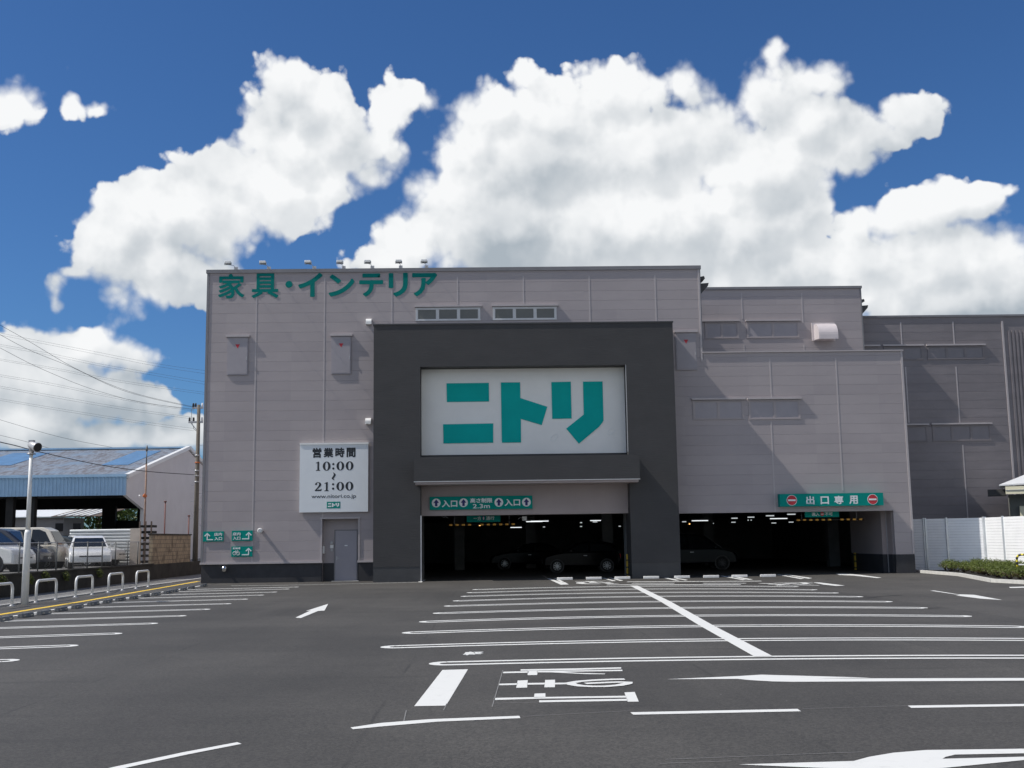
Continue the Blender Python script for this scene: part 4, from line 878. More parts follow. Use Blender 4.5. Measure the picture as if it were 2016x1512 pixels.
# ------------------------------------------------------------------ parking furniture on the left
def hoop(w=1.55, h=0.65, r=.041):
    o = empty('bike_hoop', (0,0,0), None, 'bicycle rack', 'white steel hoops along the footpath')
    pts = [(0,0,0), (0,0,h-.18)]
    for k in range(1, 7):
        t = k/6*math.pi/2; pts.append((0, .18-.18*math.cos(t), h-.18+.18*math.sin(t)))
    for k in range(0, 7):
        t = k/6*math.pi/2; pts.append((0, w-.18+.18*math.sin(t), h-.18+.18*math.cos(t)))
    pts += [(0, w, 0)]
    m = MB(); m.tube(pts, r, 10); m.build('frame', M['white_metal'], o)
    for y in (0, w): m = MB(); m.box(-.09,.09,y-.09,y+.09,0,.012); m.lathe((0,y,.012),(0,0,1),[(0,.065),(.03,.06)],12); m.build('foot_plate', M['aluminium'], o)
    return o
h0 = hoop()
for i, y in enumerate((30.95, 34.2, 37.42, 40.6, 43.75)):
    o = h0 if i == 0 else copy_tree(h0); o.location = (-13.56, y, 0)
    o['label'] = ('white steel bike hoop cut by the left picture edge, nearest the camera','white steel bike hoop just right of the white lamp post','white steel bike hoop, middle one of the five along the footpath','white steel bike hoop, second from the store corner','white steel bike hoop nearest the store corner, farthest of the row')[i]
# lamp post
lp = empty('lamp_post', (-13.57,33.4,0), 'white octagonal lamp post with a floodlight head at the left among the bike hoops', 'lamp post')
x, y = -13.57, 33.4
m = MB(); m.tube([(x,y,0),(x,y,2.06),(x,y,2.16)], [.115,.10,.075], 8); m.tube([(x,y,2.16),(x,y,4.42)], [.072,.055], 8); m.build('pole', M['white_metal'], lp)
m = MB(); m.lathe((x,y,4.38),(0,0,1),[(0,.13),(.03,.13)],10); m.lathe((x,y,4.41),(0,0,1),[(0,.07),(.22,.075),(.3,.05)],10); m.build('bracket', M['steel'], lp)
m = MB(); d = Vector((.80,-.5,-.30)); m.lathe(Vector((x,y,4.66))-d.normalized()*.08, d, [(0,.05),(.04,.11),(.22,.125),(.34,.14),(.38,.145)], 18); hd = m.build('lamp_head', M['aluminium'], lp)
m = MB(); m.lathe(Vector((x,y,4.66))+d.normalized()*.301, d, [(0,.13),(.004,.13)], 18); m.build('lens', M['blackmetal'], hd)
m = MB(); m.box(x-.07,x+.07,y-.07,y+.07,4.62,4.80); m.build('ballast', M['steel'], lp)
# grey wheel stops, two per bay
def wheel_stop(name, group, mt, L=.60):
    o = empty(name, (0,0,0), None, 'wheel stop', group)
    m = MB(); pr = [(-.07,0),(.07,0),(.055,.09),(.035,.105),(-.035,.105),(-.055,.09)]
    m.prism([(a, -L/2, b) for a, b in pr], (0, L, 0)); bd = m.build('body', mt, o, bevel=.012)
    for s in (-1, 1): m = MB(); m.box(-.03,.03, s*L*.33-.03, s*L*.33+.03, .1052,.108); m.build('bolt_cap', M['blackmetal'], o); m = MB(); m.box(.056,.074, s*L*.30-.05, s*L*.30+.05, .03,.06); m.build('reflector', M['amber_ref'], o)
    return o
M['amber_ref'] = mat('reflector_grey', (0.5,0.45,0.35), .3, noise=(8,.1))
M['stop_grey'] = mat('recycled_rubber_grey', (0.16,0.165,0.17), .8, noise=(14,.35), bump=(40,.003))
M['stop_white'] = mat('white_concrete', (0.58,0.58,0.57), .7, noise=(6,.12), bump=(30,.003))
w0 = wheel_stop('wheel_stop', 'grey wheel stops of the left bays', M['stop_grey'], .62)
wz = [(65,440),(255,405),(430,380),(600,348),(755,322),(900,293),(1030,272),(1155,250),(1270,235),(1380,215),(1475,200),(1585,183),(1660,170),(1745,153),(1820,138),(1930,117)]
n = len(wz)
ORDW = ['nearest','second nearest','third','fourth','fifth','sixth','seventh','eighth','ninth','tenth','eleventh','twelfth','thirteenth','fourteenth','second farthest','farthest']
gw = [G(px_/4.8, 1130+py_/4.8) for px_, py_ in wz]
for i, p in enumerate(gw):
    o = w0 if i == 0 else copy_tree(w0)
    o.location = (p.x+random.uniform(-.03,.03), p.y-.1, 0); o.rotation_euler = (0,0,random.uniform(-.05,.05))
    o['label'] = 'grey rubber wheel stop of the left row, %s from the camera' % ORDW[i]
w1 = wheel_stop('wheel_stop', 'white wheel stops before the dark portal', M['stop_white'], .64)
for i, x in enumerate((1112,1169,1225.3,1282,1342.7,1400,1456,1512)):
    o = w1 if i == 0 else copy_tree(w1); p = G(x, 1139.5-(x-1112)*.0155)
    o.location = (W(x,1135,46.42).x, 46.42, 0); o.rotation_euler = (0,0,math.pi/2+random.uniform(-.03,.03))
    o['label'] = 'white wheel stop before garage, %s' % ('first from the left','second from the left','third from the left, by the yellow corner guard','fourth from the left, before the dark pier','fifth from the left, at the dark pier edge','sixth from the left','seventh from the left, second from the right end','eighth, at the right end of the row')[i]

# ------------------------------------------------------------------ retaining wall, fence, block wall
M['block'] = mat('block', (0.36,0.29,0.20), .9)
t = M['block'].node_tree; br = t.nodes.new('ShaderNodeTexBrick'); co = t.nodes.new('ShaderNodeTexCoord'); mp = t.nodes.new('ShaderNodeMapping'); mp.inputs['Rotation'].default_value = (math.pi/2, 0, math.pi/2)
sx = t.nodes.new('ShaderNodeSeparateXYZ'); cx = t.nodes.new('ShaderNodeCombineXYZ'); link(t, co.outputs['Object'], sx.inputs[0]); link(t, sx.outputs['Y'], cx.inputs[0]); link(t, sx.outputs['Z'], cx.inputs[1]); link(t, cx.outputs[0], br.inputs['Vector'])
br.inputs['Scale'].default_value = 1.0; br.inputs['Brick Width'].default_value = .4; br.inputs['Row Height'].default_value = .2; br.inputs['Mortar Size'].default_value = .012
br.inputs['Color1'].default_value = (.36,.285,.19,1); br.inputs['Color2'].default_value = (.29,.23,.16,1); br.inputs['Mortar'].default_value = (.12,.095,.07,1)
nn = t.nodes.new('ShaderNodeTexNoise'); nn.inputs['Scale'].default_value = 2.2; nn.inputs['Detail'].default_value = 6; link(t, co.outputs['Object'], nn.inputs['Vector'])
link(t, mixcol(t, smooth(t, nn.outputs['Fac'], .45, .75), br.outputs['Color'], (.11,.085,.06)), t.nodes['Principled BSDF'].inputs['Base Color'])
BY0 = WX(297,1085,-16.3).y; BY1 = WX(372,1085,-16.3).y; BZ1 = WX(335,1051,-16.3).z
WT = (WX(2,1128,-16.15).z+WX(285,1112,-16.15).z)/2; FT = (WX(38,1070,-16.3).z+WX(290,1066,-16.3).z)/2
rw = MB(); rw.box(-16.45,-16.15,20,BY1+6,-.1,WT-.06); rw.box(-16.50,-16.10,20,BY0-.1,WT-.06,WT); o = rw.build('retaining_wall', M['dark_concrete'], loc=(-16.3,40,0)); tag(o, 'low dark mossy retaining wall below the chain link fence', 'wall')
bw = MB(); bw.box(-16.40,-16.22,BY0,BY1,WT-.06,BZ1-.06); o = bw.build('block_wall', M['block'], loc=(-16.3,56,.7)); tag(o, 'tan concrete block wall between fence and utility pole', 'wall')
m = MB(); m.box(-16.45,-16.17,BY0-.05,BY1+.05,BZ1-.06,BZ1); c_ = m.build('coping', M['dark_concrete'], o)
fe = empty('chain_link_fence', (-16.3,40,.75), 'grey chain link fence on the low retaining wall before the parked cars', 'fence')
m = MB(); m.tube([(-16.3,22,FT),(-16.3,BY0-.15,FT)], .018, 6); m.build('top_rail', M['steel'], fe)
M['galv'] = mat('weathered_galvanised', (0.16,0.165,0.165), .6, .3, noise=(6,.2))
py_ = [WX(x, 1100, -16.3).y for x in (38,75,111,144,172,201,227,251,271)]
for y in [25.0, 28.4, 31.8, 35.0]+py_: m = MB(); m.tube([(-16.3,y,WT-.02),(-16.3,y,FT+.03)], .026, 7); m.build('post', M['galv'], fe)
m = MB(); H_ = FT-WT-.04
def wire(y0, z0, y1, z1):
    b = len(m.v); m.v.extend([(-16.3,y0,z0-.005),(-16.3,y0,z0+.005),(-16.3,y1,z1+.005),(-16.3,y1,z1-.005)]); m.face((b,b+1,b+2,b+3))
y = 21.0
YF_ = BY0-.15; zf_ = WT+.02
while y < YF_:
    wire(y, zf_, min(y+H_, YF_), zf_+min(H_, YF_-y)); wire(y, zf_+H_, min(y+H_, YF_), zf_+H_-min(H_, YF_-y)); y += .085
m.build('mesh', M['galv'], fe, fix=False)
# weeds
def leaf_mat(name, a, b):
    m = bpy.data.materials.new(name); m.use_nodes = True; t = m.node_tree; p = t.nodes['Principled BSDF']
    g = t.nodes.new('ShaderNodeNewGeometry'); co = t.nodes.new('ShaderNodeTexCoord'); n = t.nodes.new('ShaderNodeTexNoise'); n.inputs['Scale'].default_value = 3.0; n.inputs['Detail'].default_value = 3; link(t, co.outputs['Object'], n.inputs['Vector'])
    f = math_node(t, 'ADD', math_node(t, 'MULTIPLY', g.outputs['Random Per Island'], .6), math_node(t, 'MULTIPLY', n.outputs['Fac'], .5), clamp=True)
    link(t, mixcol(t, f, a, b), p.inputs['Base Color']); p.inputs['Roughness'].default_value = .5; p.inputs['Specular IOR Level'].default_value = .35
    tr = t.nodes.new('ShaderNodeBsdfTranslucent'); link(t, mixcol(t, f, a, b), tr.inputs['Color']); ad = t.nodes.new('ShaderNodeMixShader'); ad.inputs[0].default_value = .25
    link(t, p.outputs[0], ad.inputs[1]); link(t, tr.outputs[0], ad.inputs[2]); link(t, ad.outputs[0], t.nodes['Material Output'].inputs['Surface']); return m
M['leaf'] = leaf_mat('hedge_leaf', (.045,.075,.014), (.165,.195,.042)); M['leaf_brown'] = leaf_mat('hedge_leaf_brown', (.10,.055,.02), (.13,.10,.03))
M['weed'] = leaf_mat('weed_leaf', (.05,.08,.015), (.20,.22,.05)); M['tree_leaf'] = leaf_mat('tree_leaf', (.03,.06,.012), (.11,.16,.03))
M['bark'] = mat('bark', (.10,.07,.05), .9, noise=(8,.3))
def leaves(mb, n, cen, rad, size, rng, shell=.45, up=.4):
    for _ in range(n):
        while True:
            d = Vector((rng.uniform(-1,1), rng.uniform(-1,1), rng.uniform(-1,1)))
            if .01 < d.length <= 1: break
        d = d.normalized()*(shell+(1-shell)*rng.random()**.6)
        p = Vector((cen[0]+d.x*rad[0], cen[1]+d.y*rad[1], cen[2]+d.z*rad[2]))
        nrm = (d+Vector((rng.uniform(-.8,.8), rng.uniform(-.8,.8), rng.uniform(-.4,.8)+up))).normalized(); a = nrm.orthogonal().normalized()
        a = (a*math.cos(rng.random()*6.28)+nrm.cross(a)*math.sin(rng.random()*6.28)).normalized(); b = nrm.cross(a)
        s = size*rng.uniform(.6,1.3); w = s*.42
        mb.poly([p-a*s, p+b*w, p+a*s, p-b*w])
def stems(mb, n, base, top, r, rng, spread):
    for _ in range(n):
        a = rng.random()*6.28; q = Vector(base)+Vector((math.cos(a), math.sin(a), 0))*spread*.25*rng.random()
        e = Vector(base)+Vector((math.cos(a)*spread, math.sin(a)*spread, top)); mb.tube([q, q.lerp(e, .5)+Vector((0,0,top*.1)), e], [r, r*.8, r*.4], 5)
rng = random.Random(3)
weed = empty('weed_plant', (0,0,0), None, 'weed', 'weeds growing out of the retaining wall')
m = MB()
for k in range(5): leaves(m, 40, (rng.uniform(.02,.16), rng.uniform(-.35,.35), rng.uniform(.28,.60)), (.14,.22,.16), .045, rng)
m.build('foliage', M['weed'], weed, fix=False); m = MB(); stems(m, 7, (0,0,.25), .3, .008, rng, .22); m.build('stem', M['bark'], weed)
WPX = [(7,1139),(92,1136),(131,1132),(197,1126),(60,1138)]
for i, (x, y) in enumerate(WPX):
    p = WX(x, y, -16.1); o = weed if i == 0 else copy_tree(weed); o.location = (-16.13, p.y, max(-.2, p.z-.45)); o.scale = (1, rng.uniform(.8,1.2), rng.uniform(.8,1.1)); o.rotation_euler = (0,0,rng.uniform(-.2,.2))
    o['label'] = ('leafy green weed on the dark wall at the left picture edge','leafy green weed on the dark wall right of the lamp post','leafy green weed on the dark wall, above the second hoop right of the lamp post','leafy green weed on the dark wall farthest from the lamp post','small weed on the dark wall just behind the lamp post')[i]

# ------------------------------------------------------------------ warehouse
M['roof_sheet'] = mat('corroded_blue_roof', (.2,.2,.22), .7)
t = M['roof_sheet'].node_tree; co = t.nodes.new('ShaderNodeTexCoord'); mp = t.nodes.new('ShaderNodeMapping'); mp.inputs['Scale'].default_value = (1.5,.35,.35); link(t, co.outputs['Object'], mp.inputs[0])
n1 = t.nodes.new('ShaderNodeTexNoise'); n1.inputs['Scale'].default_value = 3.2; n1.inputs['Detail'].default_value = 9; n1.inputs['Roughness'].default_value = .72; link(t, mp.outputs[0], n1.inputs['Vector'])
n2 = t.nodes.new('ShaderNodeTexNoise'); n2.inputs['Scale'].default_value = .5; n2.inputs['Detail'].default_value = 4; link(t, co.outputs['Object'], n2.inputs['Vector'])
r_ = mixcol(t, smooth(t, n1.outputs['Fac'], .42, .60), (.20,.235,.285), (.11,.105,.115)); r_ = mixcol(t, smooth(t, n2.outputs['Fac'], .5, .75), r_, (.15,.22,.31)); r_ = mixcol(t, smooth(t, n1.outputs['Fac'], .60, .75), r_, (.12,.065,.05))
link(t, r_, t.nodes['Principled BSDF'].inputs['Base Color'])
M['blue'] = mat('blue_sheet', (.32,.50,.68), .5, noise=(1.2,.08)); M['blue_roof'] = mat('blue_roof_sheet', (.09,.20,.36), .5, noise=(1.5,.15)); M['grey_sheet'] = mat('grey_sheet', (.30,.29,.29), .7, noise=(.6,.08), bump=(10,.01,(1,1,.05)))
M['shade'] = mat('dark_timber_and_shade', (.02,.02,.02), .9, noise=(2,.2))  # near-black: shade inside the open warehouse is put into this colour
YE = 62.0; e0 = W(250,938,YE); XG = e0.x; zE = e0.z; zB = W(250,975,YE).z
ap = WX(371,883,XG); YA = ap.y; zA = ap.z; YB = 2*YA-YE
XF = -75.0
wh = empty('warehouse', (XG-20, YA, .4), 'open fronted old warehouse with light blue fascia and rusty streaked roof', 'warehouse')
m = MB(); m.prism([(XG, YE, zE), (XG, YA, zA), (XG, YA, zA-.12), (XG, YE, zE-.12)], (XF-XG, 0, 0)); m.prism([(XG, YB, zE), (XG, YA, zA), (XG, YA, zA-.12), (XG, YB, zE-.12)], (XF-XG, 0, 0)); rf = m.build('roof', M['roof_sheet'], wh)
m = MB()

for (pa, pb, wd) in (((222,916),(297,888),1.6),((-18,917),(62,892),2.4)):
    def onroof(x, y):
        d_ = ray(x, y); nx = Vector((0, -(zA-zE), YA-YE)).normalized(); o_ = Vector((0,0,HC)); tt = (Vector((XG,YE,zE))-o_).dot(nx)/d_.dot(nx); return o_+d_*tt
    a = onroof(*pa); b_ = onroof(*pb); up = Vector((0,0,.012))
    f0_ = (a.y-YE)/(YA-YE); f1_ = min(.985, (b_.y-YE)/(YA-YE)); xm = (a.x+b_.x)/2
    q = lambda f, x: Vector((x, YE+(YA-YE)*f, zE+(zA-zE)*f))+up
    m.prism([q(max(f0_,0.02), xm-wd/2), q(max(f0_,0.02), xm+wd/2), q(f1_, xm+wd/2), q(f1_, xm-wd/2)], (0,0,.01))
m.build('blue_roof_strip', M['blue_roof'], rf)
m = MB(); m.box(XF, XG+.1, YA-.25, YA+.25, zA+.01, zA+.12); m.build('ridge', M['blue'], rf)
m = MB(); m.bar((XG+.02, YE-.1, zE+.02), (XG+.02, YA, zA+.06), .25, .22); m.bar((XG+.02, YA, zA+.06), (XG+.02, YB, zE), .25, .22); m.build('verge', M['white_metal'], rf)
m = MB(); x = XF
while x < XG-.02: m.box(x, min(x+.1, XG), YE-.15, YE-.04, zB, zE+.02); m.box(x+.1, min(x+.2, XG), YE-.125, YE-.04, zB, zE+.02) if x+.1 < XG else None; x += .2
fa = m.build('fascia', M['blue'], wh); m = MB(); m.box(XF, XG+.05, YE-.3, YE-.161, zE-.02, zE+.12); m.build('gutter', M['blue'], fa)
M['gable'] = mat('gable_sheet', (.66,.67,.69), .7, noise=(.5,.06), bump=(6,.02,(1,3,.02)))
zc_ = .4
yn = WX(283,1005,XG).y                    # the open corner under the fascia is braced up to here
m = MB(); m.prism([(XG, YE, zE-.12), (XG, YA, zA-.12), (XG, YB, zE-.12), (XG, YB, zc_), (XG, yn, zc_), (XG, yn, WX(283,1003,XG).z), (XG, YE, zB)], (-.2,0,0)); m.build('gable_wall', M['gable'], wh)
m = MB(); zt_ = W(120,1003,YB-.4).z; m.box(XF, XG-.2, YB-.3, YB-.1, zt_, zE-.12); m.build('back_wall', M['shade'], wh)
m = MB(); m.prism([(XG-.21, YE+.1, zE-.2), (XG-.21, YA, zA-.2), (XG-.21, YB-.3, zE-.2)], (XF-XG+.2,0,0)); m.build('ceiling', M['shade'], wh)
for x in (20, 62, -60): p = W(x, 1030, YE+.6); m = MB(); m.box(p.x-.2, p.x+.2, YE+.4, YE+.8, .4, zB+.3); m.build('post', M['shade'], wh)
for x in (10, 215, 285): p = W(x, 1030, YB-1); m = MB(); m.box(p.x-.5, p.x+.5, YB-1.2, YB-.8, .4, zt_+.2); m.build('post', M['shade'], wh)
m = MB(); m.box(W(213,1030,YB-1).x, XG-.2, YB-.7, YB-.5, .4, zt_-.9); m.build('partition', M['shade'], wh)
# shed behind, seen through the warehouse
YSD = YB+5
sh = empty('shed', (W(70,1050,YSD).x, YSD, .4), 'low pale shed with white and rusty striped roof seen through the open warehouse', 'shed')
a = W(-30,1020,YSD); b_ = W(122,1017,YSD); m = MB(); m.box(a.x-6, b_.x, YSD+.4, YSD+5, .4, a.z); m.build('wall', M['grey_sheet'], sh)
zr = W(60,1004,YSD+5).z
def slope(mb, x0, x1, z=0): mb.prism([(x0, YSD, a.z+z), (x1, YSD, a.z+z), (x1+.6, YSD+5, zr+z), (x0+.6, YSD+5, zr+z)], (0,0,.06))
m = MB(); slope(m, a.x-6, W(100,1017,YSD).x); srf = m.build('roof', M['white_metal'], sh)
M['rusty'] = mat('rusty_sheet', (.12,.09,.07), .8, noise=(2,.35))
m = MB(); slope(m, W(100,1017,YSD).x, W(198,1015,YSD).x); m.build('rusty_roof', M['rusty'], sh)
m = MB()
for x in (112,129,143,157,170): xx = W(x, 1017, YSD).x; slope(m, xx, xx+.30, .07)
m.build('white_strip', M['white_metal'], sh)
for x in (105,140): p0 = W(x, 1046, YSD); p1 = W(x+16, 1030, YSD); m = MB(); m.box(p0.x, p1.x, YSD+.36, YSD+.41, p0.z, p1.z); m.build('window', M['blackmetal'], sh)
def bush(name, label, x, y, Y, r, h, seed, z0=.4):
    rg = random.Random(seed); p = W(x, y, Y); o = empty(name, (p.x, Y, z0), label, 'tree'); m = MB()
    for k in range(22): leaves(m, 100, (p.x+rg.uniform(-.8,.8)*r, Y+rg.uniform(-.6,.6)*r, p.z+rg.uniform(-.7,.6)*h), (r*.5, r*.5, h*.42), .2, rg)
    m.build('crown', M['tree_leaf'], o, fix=False); m = MB(); m.tube([(p.x, Y, z0), (p.x+.1, Y, p.z)], [.16,.08], 7); stems(m, 6, (p.x, Y, p.z-h*.7), h*.9, .05, rg, r*.7); m.build('trunk', M['bark'], o)
bush('tree', 'green tree glimpsed behind the right end of the shed roof', 194, 1014, YSD+7, 3.2, 3.0, 5); bush('tree', 'green tree glimpsed through the right bay of the warehouse', 240, 1008, YSD+8, 3.2, 3.0, 6)
# hoarding, tall thin pole, little poles
YHO = 57.5; a = W(138,1043,YHO); b_ = W(257,1041,YHO)
ho = empty('hoarding', (a.x, YHO, .4), 'white corrugated sheet hoarding behind the parked cars', 'hoarding'); m = MB(); z = .4; zt_ = a.z
while z < zt_-.02: m.prism([(a.x, YHO, z), (a.x, YHO-.05, z+.05), (a.x, YHO-.05, z+.10), (a.x, YHO, z+.15), (a.x, YHO+.02, z+.15), (a.x, YHO+.02, z)], (b_.x-a.x, 0, 0)); z += .16
M['sheet_white'] = mat('zinc_sheet', (.55,.57,.57), .5, .2, noise=(1.2,.12)); m.build('sheet', M['sheet_white'], ho)
m = MB(); m.box(b_.x+.02, W(277,1050,YHO).x, YHO-.1, YHO+.1, .4, zt_+.03); M['beige'] = mat('beige_post', (.50,.44,.38), .8, noise=(2,.1)); m.build('end_panel', M['beige'], ho)
p = W(284,1050,60); tp = empty('steel_pole', (p.x, 60, .4), 'tall thin rusty steel pole with an orange fitting beside the warehouse', 'pole'); zt_ = W(285,877,60).z
m = MB(); m.tube([(p.x,60,.4),(p.x,60,zt_-1)], .05, 8); m.build('lower_pipe', M['rusty_pipe'] if 'rusty_pipe' in M else mat('rusty_pipe', (.25,.16,.12), .7, noise=(5,.3)), tp); m = MB(); m.tube([(p.x,60,zt_-1),(p.x,60,zt_-.25)], .032, 8); m.lathe((p.x,60,zt_-.3),(0,0,1),[(0,.06),(.12,.06),(.3,.03)],8); m.build('upper_pipe', M['galv'], tp)
q = W(282,977,60); m = MB(); m.lathe(q,(.9,-.3,.3),[(0,.06),(.1,.11),(.16,.11)],10); M['orange'] = mat('orange_paint', (.5,.13,.03), .5, noise=(5,.2)); m.build('orange_fitting', M['orange'], tp); m = MB(); m.lathe(q+Vector((-.14,0,.02)),(-1,0,0),[(0,.05),(.08,.06)],10); m.build('white_fitting', M['white_metal'], tp)
for (x, y0, Y, lb) in ((325.5,989,61,'thin red brown pole behind the middle of the block wall'),(372,1017,63,'short red brown pole behind the right end of the block wall')):
    p = W(x, y0, Y); r = empty('thin_pole', (p.x, Y, .4), lb, 'pole'); m = MB(); m.tube([(p.x,Y,.4),(p.x,Y,p.z)], .034, 7); m.lathe((p.x,Y,p.z),(0,0,1),[(0,.07),(.08,.07)],8); m.build('pipe', mat('red_brown_pipe', (.16,.06,.05), .7, noise=(4,.3)), r)
p = W(288,1035,58.5); r = empty('scrap_rack', (p.x, 58.5, .4), 'dark rack of stacked pallets left of the block wall', 'rack'); m = MB()
for k in range(7): m.box(p.x-.25, p.x+.40, 58.2, 59.0, .74+k*.30, .86+k*.30)
m.build('pallet_stack', M['shade'], r); m = MB()
for dx in (-.25,.05,.34): m.box(p.x+dx, p.x+dx+.06, 58.1, 58.18, .72, 2.85)
m.build('upright', M['rusty'], r)
# utility pole
UX, UY = W(389,900,63).x, 63.0
M['pole'] = mat('pole_concrete', (.13,.115,.095), .85, noise=(3,.25,(1,1,.3)))
ut = empty('utility_pole', (UX, UY, .3), 'brown grey utility pole with crossarms close to the left corner of the store', 'utility pole'); zt_ = W(389,797,UY).z
m = MB(); m.tube([(UX,UY,.2),(UX,UY,zt_)], [.155,.095], 12); m.build('shaft', M['pole'], ut)
for (yy, L, nm) in ((803,.36,0),(831,.55,1)):
    z = W(389,yy,UY).z; m = MB(); m.box(UX-L, UX+.25, UY-.06, UY+.06, z-.05, z+.05); m.bar((UX-L*.8,UY,z-.02),(UX-.05,UY,z-.5),.04,.04) if nm else None; ca = m.build('crossarm', M['steel'], ut)
    for dx in (-L+.05, -L*.5, .2): m = MB(); m.lathe((UX+dx,UY,z+.05),(0,0,1),[(0,.03),(.05,.07),(.12,.05),(.18,.06),(.22,.03)],10); m.build('insulator', M['blackmetal'] if dx < -.1 else M['white_metal'], ca)
for yy in (898,912,928,938,950): z = W(389,yy,UY).z; m = MB(); m.lathe((UX,UY,z),(0,0,1),[(0,.15),(.07,.15)],12); m.build('band', M['steel'] if yy != 912 else M['orange'], ut)
for k in range(12): z = 2.2+k*.45; s = 1 if k % 2 else -1; m = MB(); m.bar((UX,UY,z),(UX+s*.34,UY,z),.02,.02); m.build('step_bolt', M['steel'], ut)
z0 = W(377,805,UY); m = MB(); m.tube([W(377,806,UY), W(377.5,830,UY), W(382,845,UY), W(391,852,UY)], .012, 5); m.build('drop_cable', M['blackmetal'], ut)
# wires
def wz6(x, y): return (x/4.448, 560+y/4.448)
def power_line(pts, Y0, Y1, r, label, ext=None):
    P = []
    n_ = len(pts)
    for i, q in enumerate(pts):
        x, y = wz6(*q); P.append(W(x, y, Y0+(Y1-Y0)*i/(n_-1)))
    d_ = (P[0]-P[1]); P = [P[0]+d_*1.0+Vector((0,0,.25*d_.length*.04))]+P
    # smooth polyline
    out = []
    for i in range(len(P)-1):
        p0 = P[max(i-1,0)]; p1 = P[i]; p2 = P[i+1]; p3 = P[min(i+2,len(P)-1)]
        for k in range(5):
            t = k/5; out.append(.5*((2*p1)+(p2-p0)*t+(2*p0-5*p1+4*p2-p3)*t*t+(3*p1-p0-3*p2+p3)*t**3))
    out.append(P[-1])
    m = MB(); m.tube(out, r, 5); o = m.build('power_line', M['wire'], loc=P[1]); tag(o, label, 'wire', 'overhead power lines left of the store'); return o
M['wire'] = mat('wire_sheath', (.05,.055,.06), .6, noise=(3,.2))
far = 150
FW = [([(75,440),(750,572),(1350,690),(1800,755)],'highest far thin wire, upper of the top pair'),([(75,458),(750,592),(1350,712),(1800,782)],'far thin wire, lower of the top pair'),
      ([(0,525),(420,600),(860,692),(1300,768),(1800,852)],'far thin wire, upper of the second pair'),([(0,540),(420,618),(860,710),(1300,788),(1800,876)],'far thin wire, lower of the second pair'),
      ([(20,655),(500,735),(1050,840),(1800,946)],'far thin wire, upper of the third pair'),([(20,668),(500,750),(1050,856),(1800,964)],'far thin wire, lower of the third pair'),
      ([(0,790),(450,865),(900,960),(1300,1040),(1700,1100)],'far thin wire, upper of the fourth pair'),([(0,805),(450,882),(900,975),(1300,1052),(1700,1108)],'far thin wire, lower of the fourth pair'),
      ([(0,890),(570,990),(1100,1080),(1700,1165)],'far thin wire, upper of the fifth pair'),([(0,905),(570,1008),(1100,1098),(1700,1180)],'far thin wire, lower of the fifth pair'),
      ([(0,1000),(570,1095),(1240,1200),(1700,1262)],'far thin wire, upper of the lowest pair'),([(0,1015),(570,1112),(1240,1218),(1700,1282)],'far thin wire, lower of the lowest pair')]
for q, lb in FW: power_line(q, far, far, .012, lb)
power_line([(0,355),(240,490),(640,725),(1000,890),(1300,985),(1700,1072)], 45, UY, .008, 'near wire sloping steeply down to the pole, topmost at the left edge')
power_line([(0,440),(270,580),(640,730),(1000,900),(1300,992),(1700,1078)], 46, UY, .008, 'near wire sloping down to the pole, second at the left edge')
power_line([(0,555),(300,710),(650,860),(900,945),(1250,1035),(1700,1092)], 47, UY, .008, 'near wire sloping down to the pole, third at the left edge')
power_line([(0,1185),(520,1335),(1000,1430),(1400,1500)], 100, 105, .014, 'lone thin wire above the lamp head running down behind the warehouse')
power_line([(0,1320),(250,1382),(480,1450),(640,1500)], 100, 105, .014, 'lone thin wire passing behind the lamp head')
o = power_line([(0,1380),(130,1410),(280,1450),(500,1502),(900,1585),(1300,1638),(1725,1668)], 42, UY, .020, 'thick dark cable with clips crossing before the rusty roof to the pole')

# ------------------------------------------------------------------ right side: fence, hedge, house
kerb = [(G(1812,1128)), G(1885,1134), G(1950,1146.5), G(2016,1150), G(2016,1150)+Vector((2.2,-3.2,0)), G(2016,1150)+Vector((5,-5,0))]
kerb = [Vector((18.85,50.2,0))]+[Vector((p.x, p.y, 0)) for p in kerb]
M['kerb'] = mat('kerb_concrete', (.55,.54,.50), .85, noise=(5,.12))
m = MB()
for a, b_ in zip(kerb[:-1], kerb[1:]): m.bar(a+Vector((.07,0,.05)), b_+Vector((.07,0,.05)), .14, .14)
o = m.build('kerb', M['kerb']); tag(o, kind='structure')
m = MB(); m.poly([(p.x+.1, p.y, .06) for p in kerb]+[(40,28,.06),(40,52,.06),(19.2,52,.06)]); o = m.build('planting_bed', M['dark_concrete'], fix=False); tag(o, kind='structure')
A_ = Vector((XW+.02,50.35,0)); A_ = Vector((W(1801,1100,50.6).x,50.6,0)); B_ = Vector((W(1943,1100,48.8).x,48.8,0)); C_ = Vector((B_.x+.30, 36.0, 0))
FH = W(1870,1021,51.3).z
fen = empty('panel_fence', A_, 'tall white horizontal slat fence behind the hedge, shaded left leaf and sunny right leaf', 'fence')
M['fence'] = mat('fence_white', (.90,.905,.91), .5, noise=(1.5,.04))
def slats(a, b_, z0, z1, name):
    d_ = (b_-a).normalized(); n_ = Vector((d_.y, -d_.x, 0)); m = MB(); z = z0
    while z < z1-.03:
        zt = min(z+.12, z1); b0 = len(m.v)
        for p in (a, b_):
            for off, zz in ((.0, z), (.011, z+.006), (.011, zt-.004), (-.02, zt-.006), (-.02, z)): m.v.append(tuple(p+n_*off+Vector((0,0,zz))))
        for k in range(5): m.face((b0+k, b0+(k+1)%5, b0+5+(k+1)%5, b0+5+k))
        m.face([b0+k for k in range(5)]); m.face([b0+5+k for k in range(5)]); z += .12
    return m.build(name, M['fence'], fen)

